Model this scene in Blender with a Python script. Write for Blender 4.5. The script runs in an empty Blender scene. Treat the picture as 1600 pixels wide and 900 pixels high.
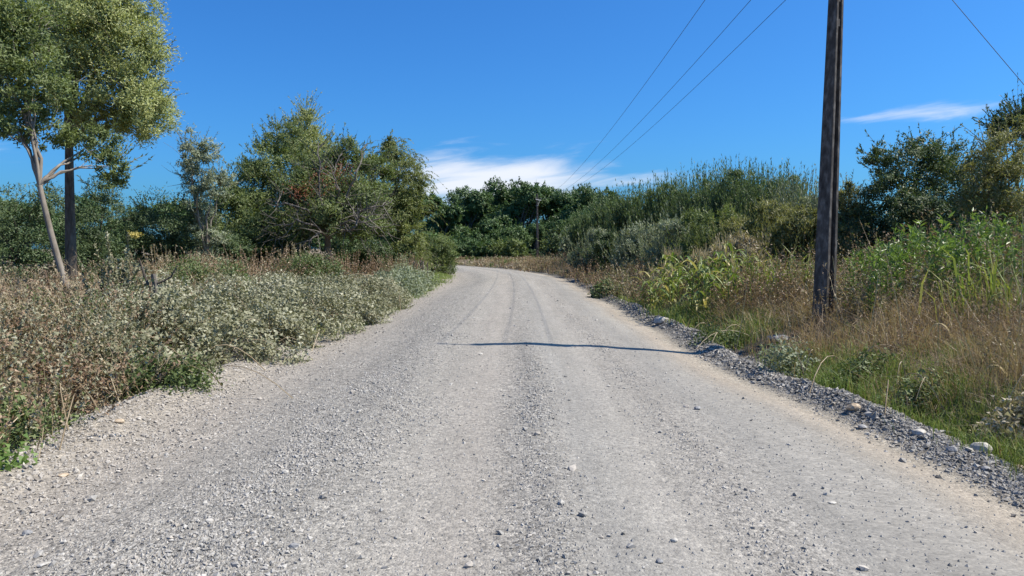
import bpy, math, numpy as np
from math import radians, cos, sin, pi

# ------------------------------------------------------------------ camera, world, sun
S = bpy.context.scene
COL = S.collection
CAM_H, FPX = 1.6, 1180.0
PITCH = math.atan(62 / FPX)
cd = bpy.data.cameras.new("camera")
cam = bpy.data.objects.new("camera", cd); COL.objects.link(cam)
cam.location = (0, 0, CAM_H); cam.rotation_euler = (pi / 2 - PITCH, 0, 0)
cd.sensor_width = 36; cd.lens = FPX / 1600 * 36; cd.clip_start = 0.05; cd.clip_end = 5000
S.camera = cam

SUN_EL, SUN_AZ = radians(53), radians(1.0)          # azimuth measured from +X towards +Y
sl = bpy.data.lights.new("sun", 'SUN'); sl.energy = 5.0; sl.angle = radians(0.53); sl.color = (1.0, 0.915, 0.79)
sun = bpy.data.objects.new("sun", sl); COL.objects.link(sun)
sun.rotation_euler = (0, pi / 2 - SUN_EL, SUN_AZ); sun.location = (60, 0, 80)

S.view_settings.view_transform = 'Standard'; S.view_settings.look = 'None'
S.view_settings.exposure = 0.70; S.view_settings.gamma = 1.0; S.view_settings.use_curve_mapping = False
S.cycles.max_bounces = 6; S.cycles.diffuse_bounces = 3; S.cycles.glossy_bounces = 2
S.cycles.transmission_bounces = 3; S.cycles.caustics_reflective = False; S.cycles.caustics_refractive = False

world = bpy.data.worlds.new("World"); S.world = world; world.use_nodes = True
def build_world():
    nt = world.node_tree; N = nt.nodes; L = nt.links; N.clear()
    def nd(t, **kw):
        n = N.new(t)
        for k, v in kw.items(): setattr(n, k, v)
        return n
    def mth(op, a, b=None, c=None, clamp=False):
        n = nd('ShaderNodeMath', operation=op); n.use_clamp = clamp
        for i, x in enumerate((a, b, c)):
            if x is None: continue
            if isinstance(x, (int, float)): n.inputs[i].default_value = x
            else: L.new(x, n.inputs[i])
        return n.outputs[0]
    out = nd('ShaderNodeOutputWorld'); bg = nd('ShaderNodeBackground'); L.new(bg.outputs[0], out.inputs[0])
    sky = nd('ShaderNodeTexSky', sky_type='NISHITA'); sky.sun_disc = False
    sky.sun_elevation = SUN_EL; sky.sun_rotation = pi / 2 - SUN_AZ
    sky.altitude = 300; sky.air_density = 1.0; sky.dust_density = 2.0; sky.ozone_density = 2.0
    hs = nd('ShaderNodeHueSaturation'); hs.inputs['Saturation'].default_value = 1.12; hs.inputs['Value'].default_value = 1.0
    L.new(sky.outputs[0], hs.inputs['Color'])
    tc = nd('ShaderNodeTexCoord'); sp = nd('ShaderNodeSeparateXYZ'); L.new(tc.outputs['Generated'], sp.inputs[0])
    az = mth('ARCTAN2', sp.outputs[0], sp.outputs[1]); el = mth('ARCSINE', sp.outputs[2])
    cv = nd('ShaderNodeCombineXYZ')
    L.new(mth('MULTIPLY', az, 7.0), cv.inputs[0]); L.new(mth('MULTIPLY', mth('ADD', el, mth('MULTIPLY', az, -0.12)), 46.0), cv.inputs[1])
    no = nd('ShaderNodeTexNoise'); no.inputs['Scale'].default_value = 1.0; no.inputs['Detail'].default_value = 7; no.inputs['Roughness'].default_value = 0.58
    no.inputs['Distortion'].default_value = 0.6
    L.new(cv.outputs[0], no.inputs['Vector'])
    dens = None
    for (a0, e0, sa, se, w) in CLOUDS:
        da = mth('DIVIDE', mth('SUBTRACT', az, a0), sa); de = mth('DIVIDE', mth('SUBTRACT', el, e0), se)
        g = mth('EXPONENT', mth('MULTIPLY', mth('ADD', mth('POWER', mth('ABSOLUTE', da), 2.4), mth('POWER', mth('ABSOLUTE', de), 2.0)), -1.0))
        g = mth('MULTIPLY', g, w)
        dens = g if dens is None else mth('ADD', dens, g)
    v = mth('ADD', dens, mth('MULTIPLY', mth('SUBTRACT', no.outputs[0], 0.5), 2.3))
    mr = nd('ShaderNodeMapRange'); mr.interpolation_type = 'SMOOTHSTEP'
    L.new(v, mr.inputs[0]); mr.inputs[1].default_value = 0.42; mr.inputs[2].default_value = 1.85; mr.inputs[3].default_value = 0; mr.inputs[4].default_value = 0.86
    mx = nd('ShaderNodeMix', data_type='RGBA'); L.new(mr.outputs[0], mx.inputs[0]); tm = nd('ShaderNodeMix', data_type='RGBA', blend_type='MULTIPLY'); tm.inputs[0].default_value = 1; L.new(hs.outputs[0], tm.inputs[6]); tm.inputs[7].default_value = (.235, .63, 1.06, 1); L.new(tm.outputs[2], mx.inputs[6])
    mx.inputs[7].default_value = (6.1, 6.2, 6.6, 1)
    L.new(mx.outputs[2], bg.inputs[0]); bg.inputs[1].default_value = 0.1
# azimuth, elevation (radians), half widths, weight
CLOUDS = [(-0.02, 0.088, 0.15, 0.040, 1.8), (0.20, 0.085, 0.10, 0.016, 0.42), (0.52, 0.154, 0.085, 0.016, 0.80), (0.42, 0.153, 0.05, 0.006, 0.45), (0.42, 0.128, 0.07, 0.007, 0.42), (0.27, 0.172, 0.04, 0.005, 0.30), (-0.62, 0.10, 0.16, 0.02, 0.6), (1.0, 0.11, 0.2, 0.025, 0.8), (-1.3, 0.12, 0.2, 0.02, 0.7), (2.4, 0.1, 0.3, 0.03, 0.8), (-2.3, 0.12, 0.3, 0.03, 0.8)]
build_world()

# ------------------------------------------------------------------ maths helpers
R0 = np.random.default_rng(7)
def W(px, py, Y):
    """Point of the place at depth Y seen in direction (px, py) of the 1600 x 900 photograph: used once, to measure the layout."""
    u, v = (px - 800) / FPX, (450 - py) / FPX
    k = Y / (cos(PITCH) + v * sin(PITCH))
    return np.array([u * k, Y, CAM_H + k * (-sin(PITCH) + v * cos(PITCH))])
def _hash(i, j):
    h = np.sin(i * 127.1 + j * 311.7) * 43758.5453
    return h - np.floor(h)
def vnoise(x, y):
    i, j = np.floor(x), np.floor(y); f, g = x - i, y - j
    f = f * f * (3 - 2 * f); g = g * g * (3 - 2 * g)
    return (_hash(i, j) * (1 - f) + _hash(i + 1, j) * f) * (1 - g) + (_hash(i, j + 1) * (1 - f) + _hash(i + 1, j + 1) * f) * g
def fbm(x, y, o=4):
    s, a = 0, 0.5
    for k in range(o):
        s = s + a * vnoise(x * 2 ** k + 17.3 * k, y * 2 ** k - 9.1 * k); a *= 0.5
    return s
def sst(a, b, x):
    t = np.clip((x - a) / (b - a), 0, 1); return t * t * (3 - 2 * t)
def gs(x, m, s): return np.exp(-((x - m) / s) ** 2)
def unit(v): return v / np.maximum(np.linalg.norm(v, axis=-1, keepdims=True), 1e-9)

# road: straight along +Y to 38 m, then a left bend of radius 90 m
RB, RY, XC = 90.0, 38.0, -0.3
def st(x, y):
    x = np.asarray(x, float); y = np.asarray(y, float)
    r = np.hypot(x - XC + RB, y - RY); th = np.arctan2(y - RY, x - XC + RB)
    a = (y > RY)
    return np.where(a, r - RB, x - XC), np.where(a, RY + RB * th, y)
def xy(t, s):
    th = np.maximum(s - RY, 0) / RB; r = RB + t
    b = s > RY
    return np.where(b, XC - RB + r * np.cos(th), t + XC), np.where(b, RY + r * np.sin(th), s)
def edge(t, s):
    """Lateral distance measured from the drifting right edge of the gravelled strip."""
    return t - (.42 * sst(10.5, 4.8, s) + .06 * np.sin(s * .9)) * sst(2.2, 3.3, t)
def road_z(t, s):
    t = edge(t, s)
    z = -0.15 * np.minimum(np.abs(t) / 3.1, 1.25) ** 2
    w = 0.25 * np.sin(s * 0.21) + 0.12 * np.sin(s * 0.53 + 1)
    z = z - 0.010 * gs(t, 1.15 + 0.3 * w, .30) - 0.009 * gs(t, -0.35 + 0.3 * w, .3) - .008 * gs(t, 2.2, .25)
    z = z + 0.035 * gs(t, -1.35 + w, .45) * (0.6 + 0.8 * fbm(t * 2, s * .7)) + 0.022 * gs(t, 0.48 + .35 * w, .16) * sst(17, 8, s)
    br = (0.15 + 1.5 * fbm(t * .8 + 3, s * .9)) * (0.45 + 0.55 * sst(60, 8, s))
    z = z + 0.20 * gs(t, 3.85, .24 + .05 * sst(12, 5, s)) * br
    z = z + 0.17 * gs(t, -3.75, .42) * (0.5 + fbm(t + 9, s * .8))
    z = z + 0.02 * (fbm(t * 2.2, s * 1.3) - .5) + 0.012 * (fbm(t * 9, s * 8, 3) - .5)
    return z
def ground_z(x, y):
    t, s = st(x, y)
    n = 0.22 * (fbm(x * .35, y * .35) - .5)
    r = -0.02 + 0.34 * sst(4.3, 6.0, t) + .75 * sst(5.2, 12, t) * sst(58, 34, s) + n * sst(4.2, 6, t)
    l = 0.02 + 0.30 * sst(3.9, 8, -t) + n * sst(3.8, 6, -t)
    return np.where(t > 0, r, l)
def H(x, y):
    t, s = st(x, y); k = sst(4.05, 4.85, np.abs(edge(t, s))); return road_z(t, s) * (1 - k) + ground_z(x, y) * k
def Hs(x, y): return float(H(np.array([x]), np.array([y]))[0])

# ------------------------------------------------------------------ mesh helpers
class Geo:
    def __init__(s): s.v = []; s.t = []; s.q = []; s.a = []; s.n = 0; s.qm = []; s.tm = []
    def add(s, V, quads=None, tris=None, tint=0.5, mi=0):
        V = np.asarray(V, float).reshape(-1, 3); s.v.append(V)
        s.a.append(np.broadcast_to(np.asarray(tint, float), (len(V),)))
        if quads is not None:
            q = np.asarray(quads, int).reshape(-1, 4); s.q.append(q + s.n); s.qm.append(np.full(len(q), mi))
        if tris is not None:
            q = np.asarray(tris, int).reshape(-1, 3); s.t.append(q + s.n); s.tm.append(np.full(len(q), mi))
        s.n += len(V)
    def mesh(s, name, mats, smooth=False):
        V = np.concatenate(s.v); A = np.concatenate(s.a)
        q = np.concatenate(s.q) if s.q else np.zeros((0, 4), int); t = np.concatenate(s.t) if s.t else np.zeros((0, 3), int)
        me = bpy.data.meshes.new(name)
        me.vertices.add(len(V)); me.vertices.foreach_set('co', V.astype(np.float32).ravel())
        nl = q.size + t.size; me.loops.add(nl); me.loops.foreach_set('vertex_index', np.concatenate([q.ravel(), t.ravel()]).astype(np.int32))
        me.polygons.add(len(q) + len(t))
        ls = np.concatenate([np.arange(len(q)) * 4, q.size + np.arange(len(t)) * 3])
        me.polygons.foreach_set('loop_start', ls.astype(np.int32))
        mi = np.concatenate(s.qm + s.tm) if (s.qm or s.tm) else np.zeros(0)
        me.polygons.foreach_set('material_index', mi.astype(np.int32))
        me.polygons.foreach_set('use_smooth', np.full(len(q) + len(t), smooth))
        at = me.attributes.new('tint', 'FLOAT', 'POINT'); at.data.foreach_set('value', A.astype(np.float32))
        for m in (mats if isinstance(mats, (list, tuple)) else [mats]): me.materials.append(m)
        me.update(calc_edges=True)
        return me
    def build(s, name, mats, parent=None, smooth=False):
        return link(name, s.mesh(name, mats, smooth), parent)
def link(name, data, parent=None, loc=None):
    o = bpy.data.objects.new(name, data); COL.objects.link(o)
    if parent is not None: o.parent = parent
    if loc is not None: o.location = loc
    return o
def tag(o, label, cat, group=None, kind=None):
    o['label'] = label; o['category'] = cat
    if group: o['group'] = group
    if kind: o['kind'] = kind
    return o
def thing(name, loc, label, cat, group=None):
    o = link(name, None, None, loc); return tag(o, label, cat, group)
KIDS = {}
def copy_tree(o, parent=None, loc=None, rotz=None, scale=None, label=None):
    c = o.copy(); COL.objects.link(c)
    if parent is not None: c.parent = parent
    if loc is not None: c.location = loc
    if rotz is not None: c.rotation_euler = (0, 0, rotz)
    if scale is not None: c.scale = (scale, scale, scale)
    if label: c['label'] = label
    for ch in list(o.children): copy_tree(ch, c)
    return c

def tubes(geo, P, rad, sides=5, tint=0.5, mi=0):
    """P (n,m,3) paths, rad (n,m)."""
    P = np.asarray(P, float); rad = np.broadcast_to(rad, P.shape[:2]); n, m = P.shape[:2]
    T = unit(np.gradient(P, axis=1) if m > 2 else np.repeat(P[:, 1:] - P[:, :1], 2, axis=1))
    T0 = unit(P[:, -1] - P[:, 0])
    ref = np.where(np.abs(T0[:, 2:3]) > .8, np.array([[1., 0, 0]]), np.array([[0, 0, 1.]]))[:, None, :]
    U = unit(np.cross(T, ref)); V = np.cross(T, U)
    a = np.arange(sides) * 2 * pi / sides
    ring = P[:, :, None, :] + rad[:, :, None, None] * (np.cos(a)[None, None, :, None] * U[:, :, None, :] + np.sin(a)[None, None, :, None] * V[:, :, None, :])
    idx = np.arange(n * m * sides).reshape(n, m, sides)
    q = np.stack([idx[:, :-1], np.roll(idx, -1, 2)[:, :-1], np.roll(idx, -1, 2)[:, 1:], idx[:, 1:]], -1).reshape(-1, 4)
    if sides == 2: q = np.stack([idx[:, :-1, 0], idx[:, :-1, 1], idx[:, 1:, 1], idx[:, 1:, 0]], -1).reshape(-1, 4)
    tt = np.broadcast_to(tint, (n,)) if np.ndim(tint) else np.full(n, tint)
    geo.add(ring.reshape(-1, 3), quads=q, tint=np.repeat(tt, m * sides), mi=mi)
    end = idx[:, -1]
    if sides == 5: geo.t.append((np.concatenate([end[:, [0, 1, 2]], end[:, [0, 2, 3]], end[:, [0, 3, 4]]])) + geo.n - n * m * sides); geo.tm.append(np.full(3 * n, mi))
def curve(a, b, bend, m):
    """Quadratic paths from a to b (n,3), the middle pushed by bend."""
    u = np.linspace(0, 1, m)[None, :, None]
    c = (a + b) / 2 + bend
    return (1 - u) ** 2 * a[:, None] + 2 * u * (1 - u) * c[:, None] + u ** 2 * b[:, None]
def leaves(geo, p, ax, nr, L, Wd, tint, mi=0, fold=.18, mid=.45, droop=0.0, tri=False):
    n = len(p); ax = unit(ax); sd = unit(np.cross(ax, nr)); nn = np.cross(sd, ax)
    L = np.broadcast_to(L, (n,))[:, None]; Wd = np.broadcast_to(Wd, (n,))[:, None]
    tip = p + ax * L; tip = tip - np.array([0, 0, 1.]) * droop * L
    if tri:
        V = np.stack([p + sd * Wd / 2, tip, p - sd * Wd / 2], 1).reshape(-1, 3)
        geo.add(V, tris=np.arange(3 * n).reshape(n, 3), tint=np.repeat(np.broadcast_to(tint, (n,)), 3), mi=mi); return
    m = p + ax * L * mid + nn * fold * Wd
    V = np.stack([p, m + sd * Wd / 2, tip, m - sd * Wd / 2], 1).reshape(-1, 3)
    geo.add(V, quads=np.arange(4 * n).reshape(n, 4), tint=np.repeat(np.broadcast_to(tint, (n,)), 4), mi=mi)
def rdir(rng, n): return unit(rng.normal(size=(n, 3)))
def blades(geo, rng, base, h, lean, w, tint, mi=0, curl=0.5, simple=False):
    n = len(base); az = rng.uniform(0, 2 * pi, n); d = np.stack([np.cos(az), np.sin(az), np.zeros(n)], 1)
    sa = az + rng.uniform(-1.2, 1.2, n) + pi / 2; sd = np.stack([np.cos(sa), np.sin(sa), np.zeros(n)], 1)
    h = np.broadcast_to(h, (n,))[:, None]; w = np.broadcast_to(w, (n,))[:, None]; lean = np.broadcast_to(lean, (n,))[:, None]
    z = np.array([0, 0, 1.])
    m = base + z * h * .55 + d * lean * h * .25
    t = base + z * h * (1 - curl * lean * .6) + d * lean * h
    if simple:
        geo.add(np.stack([base - sd * w / 2, base + sd * w / 2, t], 1).reshape(-1, 3), tris=np.arange(3 * n).reshape(n, 3), tint=np.repeat(np.broadcast_to(tint, (n,)), 3), mi=mi); return
    V = np.stack([base - sd * w / 2, base + sd * w / 2, m - sd * w * .42, m + sd * w * .42, t], 1).reshape(-1, 3)
    i = np.arange(n)[:, None] * 5
    geo.add(V, quads=i + np.array([[0, 1, 3, 2]]), tris=i + np.array([[2, 3, 4]]), tint=np.repeat(np.broadcast_to(tint, (n,)), 5), mi=mi)

# ------------------------------------------------------------------ materials
def newmat(name):
    m = bpy.data.materials.new(name); m.use_nodes = True; nt = m.node_tree; nt.nodes.clear()
    out = nt.nodes.new('ShaderNodeOutputMaterial'); return m, nt, out
def ramp(nt, cols, fac):
    r = nt.nodes.new('ShaderNodeValToRGB'); e = r.color_ramp.elements
    while len(e) < len(cols): e.new(0.5)
    for i, c in enumerate(cols):
        p, c = (c[0], c[1]) if isinstance(c[1], (tuple, list)) else (i / max(len(cols) - 1, 1), c)
        e[i].position = p; e[i].color = (*c, 1)
    if fac is not None: nt.links.new(fac, r.inputs[0])
    return r
def leaf_mat(name, cols, trans=0.3, rough=0.55, spec=0.3, tgain=(1.25, 1.3, .7)):
    m, nt, out = newmat(name); L = nt.links
    at = nt.nodes.new('ShaderNodeAttribute'); at.attribute_name = 'tint'
    r = ramp(nt, cols, at.outputs['Fac'])
    pb = nt.nodes.new('ShaderNodeBsdfPrincipled'); L.new(r.outputs[0], pb.inputs['Base Color'])
    pb.inputs['Roughness'].default_value = rough; pb.inputs['Specular IOR Level'].default_value = spec
    if trans > 0:
        tl = nt.nodes.new('ShaderNodeBsdfTranslucent'); mu = nt.nodes.new('ShaderNodeMix'); mu.data_type = 'RGBA'; mu.blend_type = 'MULTIPLY'
        mu.inputs[0].default_value = 1; L.new(r.outputs[0], mu.inputs[6]); mu.inputs[7].default_value = (*tgain, 1); L.new(mu.outputs[2], tl.inputs[0])
        mx = nt.nodes.new('ShaderNodeMixShader'); mx.inputs[0].default_value = trans
        L.new(pb.outputs[0], mx.inputs[1]); L.new(tl.outputs[0], mx.inputs[2]); L.new(mx.outputs[0], out.inputs[0])
    else: L.new(pb.outputs[0], out.inputs[0])
    return m
def rough_mat(name, cols, scale=8, rough=.9, bump=.4, dist=.02, stretch=(1, 1, 1), spec=.2, tintmix=0.0, detail=6):
    m, nt, out = newmat(name); L = nt.links
    tc = nt.nodes.new('ShaderNodeTexCoord'); mp = nt.nodes.new('ShaderNodeMapping'); mp.inputs['Scale'].default_value = stretch
    L.new(tc.outputs['Object'], mp.inputs[0])
    no = nt.nodes.new('ShaderNodeTexNoise'); no.inputs['Scale'].default_value = scale; no.inputs['Detail'].default_value = detail; no.inputs['Roughness'].default_value = .62
    L.new(mp.outputs[0], no.inputs['Vector'])
    fac = no.outputs[0]
    mr = nt.nodes.new('ShaderNodeMapRange'); mr.inputs[1].default_value = .28; mr.inputs[2].default_value = .72; L.new(fac, mr.inputs[0]); fac = mr.outputs[0]
    if tintmix:
        at = nt.nodes.new('ShaderNodeAttribute'); at.attribute_name = 'tint'
        mx = nt.nodes.new('ShaderNodeMix'); mx.inputs[0].default_value = tintmix; L.new(fac, mx.inputs[2]); L.new(at.outputs['Fac'], mx.inputs[3]); fac = mx.outputs[0]
    r = ramp(nt, cols, fac)
    pb = nt.nodes.new('ShaderNodeBsdfPrincipled'); L.new(r.outputs[0], pb.inputs['Base Color']); pb.inputs['Roughness'].default_value = rough
    pb.inputs['Specular IOR Level'].default_value = spec
    if bump:
        b = nt.nodes.new('ShaderNodeBump'); b.inputs['Strength'].default_value = bump; b.inputs['Distance'].default_value = dist
        L.new(no.outputs[0], b.inputs['Height']); L.new(b.outputs[0], pb.inputs['Normal'])
    L.new(pb.outputs[0], out.inputs[0]); return m

M = {}
M['bark'] = rough_mat('bark', [(0.040, 0.032, 0.024), (0.096, 0.080, 0.064), (0.152, 0.136, 0.112)], 14, stretch=(1, 1, .25), bump=.8)
M['pale_bark'] = rough_mat('pale_bark', [(.13, .11, .085), (.22, .19, .155), (.30, .265, .22)], 10, stretch=(1, 1, .3), bump=.6)
M['dead_wood'] = rough_mat('dead_wood', [(.065, .056, .048), (.135, .12, .102), (.22, .20, .175)], 12, bump=.5)
M['stem'] = leaf_mat('weed_stem', [(.12, .085, .05), (.26, .20, .12), (.36, .29, .19)], 0)
M['green_stem'] = leaf_mat('green_stem', [(.09, .11, .035), (.16, .17, .06)], 0)
M['willow'] = leaf_mat('willow_leaf', [(0.154, 0.181, 0.064), (0.263, 0.299, 0.109), (0.344, 0.380, 0.154), (0.453, 0.453, 0.217)], .3)
M['olive'] = leaf_mat('olive_leaf', [(0.069, 0.098, 0.037), (0.132, 0.173, 0.058), (0.218, 0.258, 0.098)], .3)
M['dark'] = leaf_mat('dark_green_leaf', [(0.045, 0.071, 0.030), (0.076, 0.114, 0.046), (0.121, 0.165, 0.064)], .22)
M['forest'] = leaf_mat('forest_leaf', [(.045, .085, .032), (.078, .135, .048), (.125, .195, .07)], .2)
M['grey_leaf'] = leaf_mat('grey_green_leaf', [(0.127, 0.152, 0.094), (0.220, 0.254, 0.161), (0.338, 0.372, 0.254)], .22)
M['shoot'] = leaf_mat('shoot_leaf', [(0.064, 0.099, 0.040), (0.116, 0.169, 0.070), (0.186, 0.238, 0.110)], .28)
M['yellowish'] = leaf_mat('yellow_green_leaf', [(.115, .125, .045), (.195, .20, .08), (.29, .28, .125)], .3)
M['weeping'] = leaf_mat('weeping_leaf', [(.09, .115, .035), (.17, .20, .065), (.26, .29, .10)], .35)
M['weed_green'] = leaf_mat('fresh_weed_leaf', [(0.081, 0.138, 0.029), (0.138, 0.218, 0.052), (0.230, 0.310, 0.103)], .35, rough=.4, spec=.5)
M['bramble'] = leaf_mat('dusty_bramble_leaf', [(.10, .105, .05), (.21, .21, .125), (.31, .305, .205), (.39, .38, .285)], .15)
M['bramble_green'] = leaf_mat('green_bramble_leaf', [(.06, .09, .03), (.11, .15, .05), (.18, .21, .09)], .22)
M['khaki'] = leaf_mat('khaki_weed_leaf', [(.14, .11, .065), (.255, .21, .13), (.36, .31, .205), (.46, .41, .30)], .2)
M['brown_leaf'] = leaf_mat('dry_brown_leaf', [(.13, .082, .052), (.25, .17, .108), (.38, .275, .185)], .2)
M['orange_leaf'] = leaf_mat('orange_leaf', [(.5, .14, .02), (.55, .30, .03)], .2)
M['dry_grass'] = leaf_mat('dry_grass', [(.17, .115, .068), (.265, .185, .115), (.36, .275, .18), (.50, .425, .30)], .3)
M['green_grass'] = leaf_mat('green_grass', [(0.076, 0.114, 0.025), (0.139, 0.202, 0.045), (0.215, 0.278, 0.076), (0.329, 0.304, 0.139)], .3)
M['cane'] = leaf_mat('cane_leaf', [(.12, .17, .035), (.20, .24, .06), (.30, .30, .10)], .35, spec=.4)
M['straw'] = leaf_mat('straw', [(.36, .28, .14), (.50, .41, .23), (.60, .53, .36)], .25)
M['corn'] = leaf_mat('corn_leaf', [(0.087, 0.145, 0.029), (0.155, 0.213, 0.048), (0.242, 0.281, 0.087), (0.436, 0.368, 0.155)], .3, rough=.45, spec=.4)
M['stone'] = rough_mat('crushed_stone', [(.07, .066, .06), (.22, .212, .195), (.33, .316, .29), (.46, .44, .40)], 30, bump=.25, dist=.004, tintmix=.8)
M['tan_stone'] = rough_mat('tan_stone', [(.16, .14, .12), (.27, .25, .22), (.36, .33, .29), (.45, .42, .37)], 30, bump=.25, dist=.004, tintmix=.8)
M['boulder'] = rough_mat('pale_boulder', [(.25, .23, .20), (.40, .38, .34), (.52, .50, .46)], 14, bump=.5, dist=.02)
M['grey_rock'] = rough_mat('grey_rock', [(.12, .12, .125), (.25, .25, .25), (.36, .36, .35)], 14, bump=.5, dist=.02)
M['tan_rock'] = rough_mat('tan_rock', [(.28, .21, .14), (.42, .33, .23), (.52, .44, .34)], 14, bump=.5, dist=.02)
M['concrete'] = rough_mat('weathered_concrete', [(.028, .025, .023), (.08, .073, .067), (.20, .188, .172)], 11, stretch=(1, 1, .45), bump=.7, dist=.012, detail=10)
M['steel'] = rough_mat('galvanised_steel', [(.16, .16, .16), (.30, .30, .30)], 20, rough=.5, bump=.1, dist=.002, spec=.5)
M['wire'] = rough_mat('wire_metal', [(.06, .06, .065), (.10, .10, .11)], 20, rough=.5, bump=0)
M['ceramic'] = rough_mat('brown_ceramic', [(.10, .05, .03), (.16, .08, .05)], 10, rough=.25, bump=0, spec=.6)
M['ground'] = rough_mat('dry_soil', [(.09, .07, .048), (.17, .135, .095), (.25, .21, .15)], 2.5, bump=.6, dist=.05)

def road_mat():
    m, nt, out = newmat('gravel_road'); L = nt.links
    def nd(t): return nt.nodes.new(t)
    def mth(op, a, b=None, clamp=False):
        n = nd('ShaderNodeMath'); n.operation = op; n.use_clamp = clamp
        for i, x in enumerate((a, b)):
            if x is None: continue
            if isinstance(x, (int, float)): n.inputs[i].default_value = x
            else: L.new(x, n.inputs[i])
        return n.outputs[0]
    uv = nd('ShaderNodeUVMap'); uv.uv_map = 'road_uv'
    sp = nd('ShaderNodeSeparateXYZ'); L.new(uv.outputs[0], sp.inputs[0])
    tn, sn = sp.outputs[0], sp.outputs[1]
    def noise(scale, det=4, rgh=.6, sx=1, sy=1, dist=0):
        mp = nd('ShaderNodeMapping'); mp.inputs['Scale'].default_value = (sx, sy, 1); L.new(uv.outputs[0], mp.inputs[0])
        n = nd('ShaderNodeTexNoise'); n.inputs['Scale'].default_value = scale; n.inputs['Detail'].default_value = det; n.inputs['Roughness'].default_value = rgh
        n.inputs['Distortion'].default_value = dist
        L.new(mp.outputs[0], n.inputs['Vector']); return n.outputs[0]
    streak = noise(1.0, 5, .6, 2.6, .13)
    fine_streak = noise(1.0, 4, .6, 11, .35)
    blot = noise(.9, 5, .6)
    # lateral wander so that the bands do not run like rulers
    tw = mth('ADD', tn, mth('MULTIPLY', mth('SUBTRACT', noise(1, 3, .5, .4, .22), .5), .7))
    mr = nd('ShaderNodeMapRange'); mr.inputs[1].default_value = -4.6; mr.inputs[2].default_value = 4.6; L.new(tw, mr.inputs[0])
    def P(t): return (t + 4.6) / 9.2
    band = ramp(nt, [(P(-4.4), (0.273, 0.240, 0.198)), (P(-3.5), (0.283, 0.256, 0.216)), (P(-2.8), (0.288, 0.263, 0.228)), (P(-2.1), (0.261, 0.246, 0.221)), (P(-1.3), (0.243, 0.234, 0.214)), (P(-.6), (0.265, 0.252, 0.226)), (P(0), (0.276, 0.257, 0.228)), (P(.5), (0.248, 0.237, 0.216)), (P(.9), (0.237, 0.229, 0.210)), (P(1.35), (0.267, 0.253, 0.227)), (P(1.8), (0.253, 0.240, 0.218)),
                     (P(2.3), (0.224, 0.216, 0.198)), (P(2.7), (0.248, 0.236, 0.212)), (P(3.12), (0.286, 0.253, 0.208)), (P(3.35), (0.283, 0.256, 0.212)), (P(3.6), (0.159, 0.150, 0.134)), (P(4.4), (0.104, 0.093, 0.077))], mr.outputs[0])
    val = mth('ADD', mth('MULTIPLY', streak, .55), mth('ADD', mth('MULTIPLY', fine_streak, .3), mth('MULTIPLY', blot, .45)))
    mul = nd('ShaderNodeMapRange'); mul.inputs[1].default_value = .42; mul.inputs[2].default_value = .9; mul.inputs[3].default_value = .80; mul.inputs[4].default_value = 1.22; L.new(val, mul.inputs[0])
    c1 = nd('ShaderNodeMix'); c1.data_type = 'RGBA'; c1.blend_type = 'MULTIPLY'; c1.inputs[0].default_value = 1
    L.new(band.outputs[0], c1.inputs[6]); cc = nd('ShaderNodeCombineXYZ')
    for i in range(3): L.new(mul.outputs[0], cc.inputs[i])
    L.new(cc.outputs[0], c1.inputs[7])
    # small stones bedded in the surface
    vo = nd('ShaderNodeTexVoronoi'); vo.inputs['Scale'].default_value = 62; L.new(uv.outputs[0], vo.inputs['Vector'])
    vo2 = nd('ShaderNodeTexVoronoi'); vo2.inputs['Scale'].default_value = 27; L.new(uv.outputs[0], vo2.inputs['Vector'])
    sc = nd('ShaderNodeSeparateColor'); L.new(vo.outputs['Color'], sc.inputs[0])
    sc2 = nd('ShaderNodeSeparateColor'); L.new(vo2.outputs['Color'], sc2.inputs[0])
    stonec = ramp(nt, [(.12, (.22, .22, .23)), (.34, (.74, .74, .74)), (.7, (1.18, 1.17, 1.15)), (.95, (1.9, 1.87, 1.8))], mth('ADD', mth('MULTIPLY', sc.outputs[0], .6), mth('MULTIPLY', sc2.outputs[0], .4)))
    c2 = nd('ShaderNodeMix'); c2.data_type = 'RGBA'; c2.blend_type = 'MULTIPLY'; c2.inputs[0].default_value = .85
    loose = ramp(nt, [(P(-4), (.95, .95, .95)), (P(-2.9), (.65, .65, .65)), (P(-2.3), (.8, .8, .8)), (P(-1.3), (1, 1, 1)), (P(-.6), (.65, .65, .65)), (P(0), (.45, .45, .45)), (P(.48), (.95, .95, .95)), (P(.85), (.42, .42, .42)), (P(1.3), (.4, .4, .4)), (P(1.8), (.75, .75, .75)), (P(2.3), (.36, .36, .36)), (P(3.1), (.35, .35, .35)), (P(3.5), (1, 1, 1))], mr.outputs[0])
    lsm = mth('MULTIPLY', loose.outputs[0], mth('ADD', .55, blot)); L.new(mth('MULTIPLY', lsm, .85, True), c2.inputs[0])
    L.new(c1.outputs[2], c2.inputs[6]); L.new(stonec.outputs[0], c2.inputs[7])
    pb = nd('ShaderNodeBsdfPrincipled'); L.new(c2.outputs[2], pb.inputs['Base Color']); pb.inputs['Roughness'].default_value = .95; pb.inputs['Specular IOR Level'].default_value = .1
    h = mth('ADD', mth('MULTIPLY', mth('SUBTRACT', 1.0, vo.outputs['Distance']), .35), mth('ADD', mth('MULTIPLY', mth('SUBTRACT', 1.0, vo2.outputs['Distance']), .5), mth('MULTIPLY', noise(90, 3), .5)))
    b = nd('ShaderNodeBump'); L.new(mth('ADD', .25, mth('MULTIPLY', lsm, .7), True), b.inputs['Strength']); b.inputs['Distance'].default_value = .025
    L.new(h, b.inputs['Height']); L.new(b.outputs[0], pb.inputs['Normal']); L.new(pb.outputs[0], out.inputs[0])
    return m
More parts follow.
